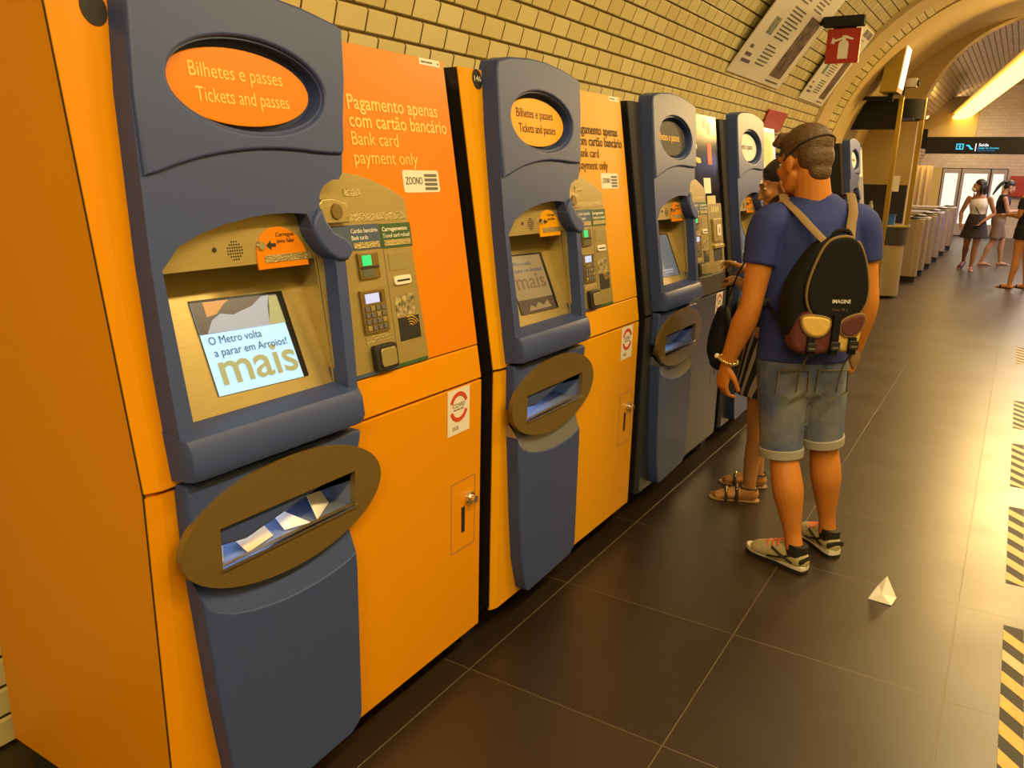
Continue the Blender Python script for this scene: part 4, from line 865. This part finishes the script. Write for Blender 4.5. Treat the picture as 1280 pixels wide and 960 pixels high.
# trainers
shoe = mat('trainer_mesh', A(170, 140, 72), .7, bump=(200, .4)); sole = mat('trainer_white_sole', A(215, 185, 120), .6)
for hl, to, lab in ((V(.0385, -.129, 0), V(-.218, .018, 0), 'left'), (V(.149, .076, 0), V(.005, .273, 0), 'right')):
    d = (to-hl).normalized(); L = (to-hl).length; sd = d.cross(V(0, 0, 1))
    ol = [(-.028, 0), (-.036, .03), (-.034, .09), (-.030, .14), (-.042, .20), (-.040, .25), (-.020, L-.008), (.008, L), (.032, L-.035), (.044, L-.09), (.040, .16), (.034, .09), (.036, .03), (.026, 0)]
    fn = lambda u, v, w: hl+sd*u+d*v+V(0, 0, w)
    u0 = MB(); u0.loft([hl+d*.035+V(0, 0, .050), hl+d*.10+V(0, 0, .055), hl+d*.17+V(0, 0, .046), hl+d*.235+V(0, 0, .034), hl+d*(L-.045)+V(0, 0, .028)], [(.039, .046), (.040, .050), (.045, .042), (.045, .032), (.034, .022)], side=sd, n=16)
    u0.loft([hl+d*.060+V(0, 0, .06), hl+d*.058+V(0, 0, .100)], [(.038, .052), (.036, .046)], side=sd, n=18, caps='rf')
    up_ = blob(u0, 'trainer_upper', shoe, man, .005, 3)
    slab(smoothpoly(ol, 1), (), .014, .038, .006).map(fn).build('midsole', sole, up_)
    slab(smoothpoly(ol, 1), (), .0, .016, .002).map(fn).build('outsole', MT['ink'], up_)
    hp = MB(); hp.loft([hl+d*.012+sd*-.036+V(0, 0, .058), hl+d*.002+V(0, 0, .066), hl+d*.012+sd*.036+V(0, 0, .058)], [(.005, .013)]*3, side=d, n=10); hp.build('heel_band', MT['ink'], up_)
    for sg in (-1, 1):
        lg_ = MB(); lg_.loft([hl+d*.05+sd*sg*.040+V(0, 0, .045), hl+d*.10+sd*sg*.0425+V(0, 0, .060), hl+d*.145+sd*sg*.040+V(0, 0, .078)], [.005]*3, n=8); lg_.loft([hl+d*.06+sd*sg*.040+V(0, 0, .072), hl+d*.11+sd*sg*.044+V(0, 0, .048), hl+d*.16+sd*sg*.0445+V(0, 0, .036)], [.0042]*3, n=8); lg_.build('side_stripe', MT['ink'], up_)
    la = MB()
    for k in range(4):
        y = .125+k*.024; zz = .094-k*.011; la.loft([hl+d*y+sd*-.030+V(0, 0, zz+.002), hl+d*(y+.012)+V(0, 0, zz+.014), hl+d*y+sd*.030+V(0, 0, zz+.002)], [.0048]*3, n=8)
    la.build('laces', mat('orange_laces', A(225, 95, 35), .6), up_)
    sk_ = MB(); sk_.loft([hl+d*.058+V(0, 0, .070), hl+d*.055+V(0, 0, .118)], [(.040, .050), (.040, .045)], side=sd, n=18, caps='ff'); sk_.build('ankle_sock', MT['ink'], man)
# bracelet and watch on the left wrist
wd_ = (LE-LW).normalized(); wc = LW+wd_*.004
br = MB()
for k in range(16):
    a0 = 2*math.pi*k/16; D, a_, b_ = basis(wd_); br.ell(wc+a_*.038*math.cos(a0)+b_*.034*math.sin(a0), (.009, .009, .008))
blob(br, 'bracelet', mat('gold_bracelet', A(215, 170, 70), .25, metal=.8), man, .0025, 0)
st_ = MB(); st_.ell(wc+V(-.046, .0, .012), (.011, .011, .011)); st_.build('charm', MT['cream'], man)
# backpack (rides on him: a thing of its own)
pc = V(-.082, .035, 1.155)+bk*.140
pack = thing('backpack', 'small black and tan backpack with maroon and yellow pockets worn by the man in navy', 'backpack', (0, 0, 0))
RZ = man.rotation_euler[2]; MM = Matrix.Translation(man.location) @ Matrix.Rotation(RZ, 4, 'Z')
pack.location = MM @ pc; pack.rotation_euler = (0, 0, RZ)
pk_ = lambda u, z, w: ax*u+V(0, 0, z)+bk*w
navyb = mat('black_nylon', (.008, .008, .009, 1), .85, spec=.2, bump=(120, .1)); tan = mat('tan_webbing', A(120, 84, 34), .8); mar = mat('maroon_cloth', A(88, 34, 18), .8, bump=(60, .2)); yel = mat('yellow_cloth', A(205, 150, 50), .8, bump=(60, .2))
fl = [(.00, .235), (.055, .222), (.088, .165), (.112, .085), (.120, .02), (.108, -.035), (.070, -.075), (.020, -.092), (-.035, -.088), (-.085, -.060), (-.112, -.010), (-.115, .05), (-.095, .13), (-.060, .215)]
bo = [(.0, .230), (.06, .215), (.100, .13), (.118, .0), (.112, -.10), (.085, -.185), (.0, -.205), (-.10, -.200), (-.160, -.150), (-.182, -.03), (-.160, .07), (-.105, .165), (-.06, .215)]
slab(smoothpoly(bo, 2), (), -.02, .088, .03).map(pk_).build('pack_body', navyb, pack)
sp_ = smoothpoly(fl, 2); flp = slab(sp_, (), .075, .112, .012).map(pk_).build('flap', navyb, pack)
pp = [Vector(pk_(u*1.0, z, .100)) for u, z in sp_]; mb2 = MB(); mb2.loft(pp[3:]+pp[:2], [.0065]*(len(pp)-1), n=8); mb2.build('piping', tan, flp)
t = MB(); text(t, 'IMAGINE', -.018, .052, -.012, .014, .1125, True); t.map(pk_).build('pack_lettering', MT['cream'], flp, 0)
t = MB(); text(t, 'Tour 75 L', -.015, .045, -.040, .008, .1125); t.map(pk_).build('pack_lettering', tan, flp, 0)
po = [(-.150, -.205), (-.155, -.12), (-.12, -.04), (-.02, -.05), (.01, -.12), (.005, -.20), (-.05, -.215)]
pl_ = slab(smoothpoly(po, 2), (), .02, .112, .022).map(pk_).build('left_pocket', mar, pack)
yf = [(-.128, -.055), (-.02, -.065), (-.015, -.10), (-.035, -.135), (-.075, -.142), (-.11, -.125), (-.130, -.09)]
ys = smoothpoly(yf, 2); slab(ys, (), .095, .124, .010).map(pk_).build('pocket_flap', yel, pl_); mb2 = MB(); q = [Vector(pk_(u, z, .116)) for u, z in ys]; mb2.loft(q+q[:1], [.005]*(len(q)+1), n=8); mb2.build('pocket_piping', tan, pl_)
po = [(.02, -.09), (.112, -.06), (.118, -.14), (.095, -.20), (.03, -.205), (.005, -.15)]
pr_ = slab(smoothpoly(po, 2), (), .02, .108, .020).map(pk_).build('right_pocket', yel, pack)
yf = [(.022, -.075), (.105, -.045), (.118, -.075), (.100, -.125), (.06, -.142), (.025, -.125)]
ys = smoothpoly(yf, 2); slab(ys, (), .09, .120, .010).map(pk_).build('pocket_flap', mar, pr_); mb2 = MB(); q = [Vector(pk_(u, z, .112)) for u, z in ys]; mb2.loft(q+q[:1], [.005]*(len(q)+1), n=8); mb2.build('pocket_piping', tan, pr_)
for u, z0_, z1_ in ((.005, -.055, -.21), (-.085, -.14, -.215), (.075, -.14, -.205)):
    sb_ = slab(rect(u-.014, z1_, u+.014, z0_), (), .110, .127, .003).map(pk_).build('buckle_strap', navyb, pack); slab(rrect(u-.018, z1_+.02, u+.018, z1_+.055, .005), (), .126, .136, .003).map(pk_).build('buckle', MT['ink'], sb_)
    slab(rect(u-.012, z1_+.030, u+.012, z1_+.036), (), .136, .1375).map(pk_).build('buckle_bar', MT['greyink'], sb_)
lp_ = MB(); lp_.loft([V(*pk_(-.04, .205, .075)), V(*pk_(-.02, .245, .08)), V(*pk_(.02, .25, .08)), V(*pk_(.045, .215, .075))], [.010]*4, n=8); lp_.build('grab_loop', navyb, pack)
for s, top in ((-1, V(-.222, .0, 1.502)), (1, V(.020, .10, 1.512))):
    P0 = V(*pk_(s*.045-.0, .205, .06)); T1 = top-pc; mid = P0.lerp(T1, .40)+bk*.018; mid2 = P0.lerp(T1, .72)+bk*.040
    fr_ = T1-bk*.10+V(0, 0, -.02); lo = T1-bk*.16+V(0, 0, -.14)
    strapband([P0, mid, mid2, T1+bk*.030+V(0, 0, .004), T1+V(0, 0, .022), fr_, lo], .036, .008, ax).build('shoulder_strap', tan, pack)
# left side strap with its buckle
a0 = V(*pk_(-.165, -.10, .03)); a1 = V(-.272, -.02, 1.13)-pc
ss = strapband([a0, a0.lerp(a1, .6)+bk*.01, a1], .024, .006, V(0, 0, 1)).build('side_strap', navyb, pack); mb2 = MB(); c_ = a0.lerp(a1, .72)+bk*.012; mb2.loft([c_-ax*.024, c_+ax*.024], [(.017, .008)]*2, side=V(0, 0, 1), n=8, caps='ff'); mb2.build('side_buckle', MT['ink'], ss)
for u in (-.075, .085):
    cdm = MB(); cdm.loft([V(*pk_(u, -.205, .10)), V(*pk_(u-.02, -.26, .09)), V(*pk_(u-.028, -.32, .085)), V(*pk_(u-.03, -.36, .085))], [.004]*4, n=6); cdm.build('draw_cord', mat('grey_cord', (.06, .05, .035, 1), .8), pack)
tg = MB(); c_ = V(*pk_(.105, -.225, .09)); tg.loft([c_+V(0, 0, .035), c_, c_-V(0, 0, .04)], [(.006, .012), (.024, .012), (.006, .010)], side=ax, n=8); tg.build('tag', tan, pack)

# ---- the woman at the machine, mostly behind him
wom = thing('person', 'person in black with sandals operating the machine, half hidden behind the man in navy', 'person', (-.95, 3.98, 0), math.radians(105))   # local +y looks at the machines
WS = skin('warm_skin', 188, 118, 48)
mb = MB(); F2 = frame(V(-.05, 1, 0), 20, 0); HC2 = V(.020, .020, 1.555); T2 = head(mb, HC2, F2, .96, neck=(.02, -.02, 1.37))
mb.loft([V(0, 0, .85), V(0, .0, 1.0), V(0, .01, 1.2), V(0, -.005, 1.32)], [(.145, .10), (.115, .09), (.145, .10), (.11, .06)], side=V(1, 0, 0))
for s, el, wr in ((-1, V(-.195, .05, 1.03), V(.04, .16, 1.085)), (1, V(.205, -.06, 1.03), V(.35, .165, 1.125))):
    sh_ = V(s*.165, -.005, 1.31); mb.loft([sh_, sh_.lerp(el, .5), el, el.lerp(wr, .35), wr], [.045, .040, .034, .035, (.024, .020)], n=12)
    hand(mb, wr, V(.75, .62, .12) if s > 0 else V(.85, .5, .1), V(-s*.5, .1, -.9), -s, .168, (22, 34, 24), r=.0078)
for s, ank in ((-1, V(-.095, .02, .06)), (1, V(.115, -.02, .06))):
    hp = V(s*.085, 0, .86); kn = V(s*.090, .02, .46)
    mb.loft([hp, hp.lerp(kn, .5), kn, kn.lerp(ank, .3)+V(0, -.012, 0), kn.lerp(ank, .6), ank], [.085, .070, .050, .050, .040, .030], n=14)
    foot(mb, ank+V(0, -.05, -.06), ank+V(.015*s, .185, -.06))
wb = blob(mb, 'body', WS, wom, .0055, 3)
face_parts(wom, T2, F2, .96, lip=mat('rosy_lips', A(170, 80, 50), .4))
dkh = mat('black_hair', (.014, .010, .008, 1), .4, bump=(120, .4))
h = MB(); h.ell(T2(0, -.026, .046), (.079, .095, .080), F2); h.ell(T2(0, -.06, -.01), (.070, .055, .075), F2); h.ell(T2(0, .030, .080), (.056, .034, .026), F2); h.ell(T2(0, -.13, .01), (.045, .045, .045), F2); blob(h, 'hair', dkh, wom, .006, 3)
blk = mat('black_cloth', (.012, .011, .011, 1), .85, bump=(40, .2))
t = MB(); t.loft([V(0, 0, .80), V(0, 0, .95), V(0, .0, 1.05), V(0, .012, 1.22), V(0, .0, 1.33), V(0, -.01, 1.38)], [(.165, .125), (.150, .110), (.130, .105), (.158, .118), (.13, .08), (.07, .055)], side=V(1, 0, 0), n=20, caps='ff')
for s, el in ((-1, V(-.195, .05, 1.03)), (1, V(.205, -.06, 1.03))): sh_ = V(s*.165, -.005, 1.31); t.loft([V(s*.08, 0, 1.31), sh_, sh_.lerp(el, .35)], [.055, .056, .054], n=14, caps='rf')
blob(t, 'black_top', blk, wom, .007, 4)
k_ = MB(); k_.loft([V(0, 0, .92), V(0, 0, .80), V(0, 0, .68), V(0, 0, .56)], [(.150, .112), (.172, .132), (.188, .148), (.205, .165)], side=V(1, 0, 0), n=32, caps='ff')
sk2 = mat('striped_skirt', (.03, .03, .035, 1), .8); nt = sk2.node_tree; wv = nt.nodes.new('ShaderNodeTexWave'); wv.inputs['Scale'].default_value = 11; wv.bands_direction = 'X'; tc = nt.nodes.new('ShaderNodeTexCoord'); rp = nt.nodes.new('ShaderNodeValToRGB'); rp.color_ramp.elements[0].position = .55; rp.color_ramp.elements[1].position = .65; rp.color_ramp.elements[0].color = (.015, .014, .014, 1); rp.color_ramp.elements[1].color = (.35, .33, .28, 1)
nt.links.new(tc.outputs['Object'], wv.inputs['Vector']); nt.links.new(wv.outputs['Fac'], rp.inputs[0]); nt.links.new(rp.outputs[0], nt.nodes['Principled BSDF'].inputs['Base Color'])
blob(k_, 'striped_skirt', sk2, wom, .008, 3)
for s, ank in ((-1, V(-.095, .02, 0)), (1, V(.115, -.02, 0))):
    hl = ank+V(0, -.055, 0); to = ank+V(.015*s, .20, 0); d = (to-hl).normalized(); sd = d.cross(V(0, 0, 1)); L = (to-hl).length
    ol = [(-.026, 0), (-.032, .06), (-.030, .12), (-.042, .18), (-.034, L-.02), (0, L), (.034, L-.03), (.044, .18), (.034, .10), (.030, .03), (.02, 0)]
    so = slab(smoothpoly(ol, 2), (), .0005, .010, .002).map(lambda u, v, w: hl+sd*u+d*v+V(0, 0, w)).build('sandal_sole', mat('sandal_tan', A(170, 120, 60), .6), wom)
    for v, hh, ww in ((.165, .050, .047), (.115, .072, .042)): b_ = MB(); b_.loft([hl+d*v+sd*ww*math.cos(math.radians(a))+V(0, 0, .008+hh*math.sin(math.radians(a))) for a in range(0, 181, 20)], [(.009, .0025)]*10, side=d, n=8); b_.build('sandal_strap', MT['ink'], so); g_ = MB(); [g_.ell(hl+d*v+sd*ww*math.cos(math.radians(a))+V(0, 0, .012+hh*math.sin(math.radians(a))), (.006, .006, .005), n=8, m=6) for a in range(50, 131, 16)]; blob(g_, 'sandal_studs', mat('gold_studs', A(225, 185, 90), .25, metal=.7), so, .0022, 0)
    b_ = MB(); b_.loft([hl+d*(.055+.045*math.sin(math.radians(a)))+sd*.040*math.cos(math.radians(a))+V(0, 0, .075) for a in range(0, 361, 24)], [.004]*16, n=8); b_.build('ankle_strap', MT['ink'], so)
RZ2 = wom.rotation_euler[2]; MW = Matrix.Translation(wom.location) @ Matrix.Rotation(RZ2, 4, 'Z')
bag = thing('handbag', 'soft black handbag hanging in front of the person in black', 'handbag', MW @ V(.03, .228, .69), RZ2)
q = MB(); q.loft([V(0, 0, .24), V(0, 0, .14), V(0, .0, .05), V(0, 0, .0)], [(.11, .035), (.13, .06), (.14, .065), (.11, .05)], side=V(1, 0, 0), n=18); blob(q, 'bag_body', blk, bag, .007, 4)
q = MB(); q.loft([V(-.10, 0, .22), V(-.11, -.06, .46), V(-.14, -.19, .69)], [(.012, .004)]*3, side=V(1, 0, 0), n=8); q.build('bag_strap', blk, bag)
card = thing('bank_card', 'small pale card held by the person in black at the machine', 'card', MW @ V(.475, .225, 1.139), RZ2)
slab(rrect(-.018, -.03, .018, .055, .004), (), -.0006, .0006).map(lambda u, v, w: (u, v, w)).build('card_sheet', MT['cream'], card, 0)

# ---- people at the far end
def far_person(name, label, loc, rz, H, sk, pose, clothes, hairf, mask=None, voxel=.009):
    """pose keys in units of a 1.65 m body, local +y forward"""
    p = thing('person', label, 'person', loc, rz); k = H/1.65; mb = MB(); q = lambda t: V(*t)*k
    FF = frame(pose['look'], pose.get('tilt', 0)); T = head(mb, q(pose['head']), FF, k*.97, neck=q(pose['neck']))
    side = V(*pose.get('side', (1, 0, 0)))
    mb.loft([q(t) for t in pose['spine']], [(.150*k, .10*k), (.120*k, .09*k), (.145*k, .10*k), (.115*k, .065*k)], side=side)
    for (sh_, el, wr, hd, pm, th) in pose['arms']:
        sh_, el, wr = q(sh_), q(el), q(wr); mb.loft([sh_, sh_.lerp(el, .5), el, el.lerp(wr, .35), wr], [.046*k, .042*k, .036*k, .037*k, (.025*k, .021*k)], n=12); hand(mb, wr, V(*hd), V(*pm), th, .17*k, (20, 30, 22), r=.0095)
    for (hp, kn, an, toe) in pose['legs']:
        hp, kn, an, toe = q(hp), q(kn), q(an), V(*toe); mb.loft([hp, hp.lerp(kn, .5), kn, kn.lerp(an, .33)+V(0, -.012, 0), kn.lerp(an, .65), an], [.088*k, .074*k, .052*k, .054*k, .040*k, .032*k], n=14)
        dn = V(0, 0, -.06*k); pit = toe.normalized(); mb.loft([an-pit*.03+dn*.6, an+pit*.05+dn*.5, an+pit*.13+dn*.75, an+pit*.185+dn*.95], [(.030, .032), (.034, .034), (.040, .022), (.030, .012)], side=pit.cross(V(0, 0, 1)), n=12)
    blob(mb, 'body', sk, p, voxel, 3); face_parts(p, T, FF, k*.97, lip=mat('far_lips', A(165, 85, 55), .5))
    hm = MB(); hairf(hm, T, FF, k); blob(hm, 'hair', clothes['hair'], p, voxel, 3)
    for nm, m, pieces in clothes['items']:
        c = MB()
        for pts, rad, sd, cp in pieces: c.loft([q(t) for t in pts], [(r[0]*k, r[1]*k) if isinstance(r, tuple) else r*k for r in rad], side=V(*sd) if sd else side, n=20, caps=cp)
        blob(c, nm, m, p, voxel, 4)
    if mask:
        mm = MB(); mm.ell(T(0, .070, -.062), (.050*k, .044*k, .046*k), FF); mm.ell(T(0, .092, -.040), (.026*k, .026*k, .024*k), FF); blob(mm, 'face_mask', mask, p, .007, 3)
        for s in (-1, 1): l_ = MB(); l_.loft([T(s*.046, .06, -.05), T(s*.078, .0, -.02)], [.0028, .0028], n=6); l_.build('mask_loop', mask, p)
    for (hp, kn, an, toe) in pose['legs']:
        an = q(an); pit = V(*toe).normalized(); sd = pit.cross(V(0, 0, 1)).normalized(); n_ = sd.cross(pit); b0 = an+V(0, 0, -.058*k)-pit*.06
        ol = [(-.028, 0), (-.034, .08), (-.042, .17), (-.02, .25), (.02, .25), (.042, .17), (.034, .08), (.028, 0)]
        so = slab(smoothpoly(ol, 1), (), -.018, -.002, .003).map(lambda u, v, w: b0+sd*u+pit*v+n_*w).build('shoe_sole', clothes['shoe'], p)
        b_ = MB(); b_.loft([b0+pit*.17+sd*.042*math.cos(math.radians(a))+n_*(.045*math.sin(math.radians(a))) for a in range(0, 181, 30)], [(.016, .004)]*7, side=pit, n=8); b_.build('shoe_strap', clothes['shoe'], so)
    return p, T, FF, k
def bob(hm, T, F, k):
    hm.ell(T(0, -.026, .046), (.080*k, .096*k, .082*k), F); hm.ell(T(0, -.062, -.02), (.074*k, .055*k, .08*k), F)
    for s in (-1, 1): hm.loft([T(s*.070, -.02, .03), T(s*.074, -.03, -.06), T(s*.066, -.035, -.15)], [.026*k, .028*k, .022*k], n=10)
    hm.loft([T(0, -.085, .0), T(0, -.085, -.10), T(0, -.075, -.17)], [(.07*k, .03*k)]*3, n=12)
def ponytail(hm, T, F, k):
    hm.ell(T(0, -.026, .046), (.079*k, .095*k, .080*k), F); hm.ell(T(0, -.06, -.01), (.070*k, .052*k, .07*k), F)
    hm.loft([T(0, -.11, .06), T(0, -.16, .02), T(0, -.19, -.10), T(0, -.20, -.26)], [.028*k, .032*k, .03*k, .014*k], n=12)
brs = skin('brown_skin', 165, 98, 48); ocs = skin('olive_skin', 178, 112, 55); lts = skin('light_tan_skin', 205, 125, 60)
# masked woman walking towards the camera, looking to her right (image left)
p, T, F, k = far_person('masked', 'person in cream sleeveless top, dark skirt and pale face mask, walking', (-.62, 16.85, 0), math.radians(180-8), 1.60, brs,
    dict(look=(.90, .42, 0), head=(.04, .02, 1.535), neck=(.02, -.01, 1.36), spine=[(0, 0, .86), (0, 0, 1.02), (0, .01, 1.2), (.01, -.005, 1.33)],
         arms=[((.175, 0, 1.31), (.265, .0, 1.05), (.235, .10, .85), (-.15, .3, -1), (-.8, .2, 0), -1), ((-.17, 0, 1.31), (-.265, -.03, 1.05), (-.12, .12, .90), (.5, .4, -.6), (.6, .4, 0), 1)],
         legs=[((.085, 0, .86), (.10, -.02, .46), (.15, -.26, .15), (.25, .80, -.62)), ((-.085, 0, .86), (-.06, .05, .46), (-.045, .04, .062), (-.25, 1, 0))]),
    dict(hair=mat('dark_brown_hair', (.022, .012, .008, 1), .45), shoe=mat('dark_sandal', (.02, .014, .01, 1), .6),
         items=[('cream_top', mat('cream_cloth', A(225, 190, 130), .8), [([(0, 0, 1.0), (0, .005, 1.10), (0, .015, 1.20), (.01, .01, 1.30)], [(.128, .10), (.133, .108), (.158, .122), (.13, .09)], None, 'ff'), ([(.10, .0, 1.27), (.105, -.01, 1.40)], [.016, .016], None, 'rr'), ([(-.09, .0, 1.27), (-.08, -.01, 1.40)], [.016, .016], None, 'rr')]),
                ('dark_skirt', mat('brown_black_cloth', A(52, 34, 20), .85), [([(0, 0, 1.04), (0, 0, .92), (0, -.01, .75), (0, -.01, .60)], [(.132, .102), (.165, .13), (.205, .16), (.245, .19)], None, 'ff')])]),
    bob, MT['cream'])
st2 = strapband([V(.085, .07, 1.30)*k, V(.02, .128, 1.17)*k, V(-.08, .125, 1.0)*k], .016, .008, (1, 0, 0)); st2.build('bag_strap', MT['ink'], p)
far_person('ponytail', 'person with dark ponytail, black top and khaki shorts, turned to the right', (-.30, 18.2, 0), math.radians(-78), 1.62, ocs,
    dict(look=(-.1, 1, 0), tilt=24, head=(0, .10, 1.50), neck=(0, .02, 1.34), spine=[(0, 0, .86), (0, .01, 1.02), (0, .03, 1.2), (0, .02, 1.31)],
         arms=[((.17, .02, 1.28), (.19, .10, 1.04), (.10, .30, 1.06), (-.3, .9, 0), (0, 0, -1), -1), ((-.17, .02, 1.28), (-.19, .10, 1.04), (-.08, .30, 1.04), (.3, .9, 0), (0, 0, -1), 1)],
         legs=[((.085, 0, .86), (.09, -.06, .46), (.09, -.20, .062), (0, 1, 0)), ((-.085, 0, .86), (-.09, .14, .47), (-.09, .16, .062), (0, 1, 0))]),
    dict(hair=dkh, shoe=mat('brown_shoe', A(120, 72, 36), .6),
         items=[('black_top', blk, [([(0, 0, .98), (0, .02, 1.10), (0, .035, 1.22), (0, .02, 1.32), (0, .015, 1.36)], [(.135, .105), (.135, .108), (.165, .122), (.13, .085), (.07, .06)], None, 'ff'), ([(.10, .02, 1.28), (.178, .04, 1.20)], [.055, .052], None, 'rf'), ([(-.10, .02, 1.28), (-.178, .04, 1.20)], [.055, .052], None, 'rf')]),
                ('khaki_shorts', mat('khaki_cloth', A(120, 84, 44), .85), [([(0, 0, 1.0), (0, 0, .88), (0, 0, .82)], [(.142, .108), (.165, .125), (.16, .12)], None, 'fr'), ([(.085, 0, .84), (.092, -.04, .52)], [.102, .10], None, 'rf'), ([(-.085, 0, .84), (-.09, .10, .53)], [.102, .10], None, 'rf')])]),
    ponytail)
far_person('reddish', 'person in dark shirt and black shorts holding a pale bag, cut by the right edge', (.14, 14.5, 0), math.radians(62), 1.70, lts,
    dict(look=(.2, 1, 0), tilt=10, head=(0, .03, 1.54), neck=(0, 0, 1.37), spine=[(0, 0, .88), (0, 0, 1.03), (0, .01, 1.2), (0, 0, 1.33)],
         arms=[((.18, 0, 1.31), (.22, .02, 1.06), (.12, .24, 1.05), (-.4, .9, 0), (0, 0, -1), -1), ((-.18, 0, 1.31), (-.22, .02, 1.06), (-.10, .26, 1.06), (.3, .9, 0), (0, 0, -1), 1)],
         legs=[((.085, 0, .88), (.10, -.02, .47), (.13, -.06, .062), (.1, 1, 0)), ((-.085, 0, .88), (-.09, .02, .47), (-.09, .05, .062), (-.1, 1, 0))]),
    dict(hair=mat('reddish_hair', A(130, 45, 22), .5), shoe=mat('dark_sandal_straps', (.018, .012, .01, 1), .6),
         items=[('dark_shirt', mat('dark_green_cloth', A(36, 34, 26), .85), [([(0, 0, .95), (0, 0, 1.08), (0, .012, 1.22), (0, .0, 1.33), (0, -.005, 1.385)], [(.15, .115), (.145, .112), (.168, .125), (.135, .085), (.072, .06)], None, 'ff'), ([(.10, 0, 1.30), (.185, .0, 1.27), (.205, .01, 1.15)], [.06, .06, .056], None, 'rf'), ([(-.10, 0, 1.30), (-.185, 0, 1.27), (-.205, .01, 1.15)], [.06, .06, .056], None, 'rf')]),
                ('black_shorts', blk, [([(0, 0, 1.0), (0, 0, .88), (0, 0, .84)], [(.148, .112), (.168, .128), (.162, .122)], None, 'fr'), ([(.085, 0, .86), (.092, -.01, .72)], [.105, .102], None, 'rf'), ([(-.085, 0, .86), (-.09, .01, .72)], [.105, .102], None, 'rf')])]),
    bob, mat('dark_mask', (.02, .018, .018, 1), .7))
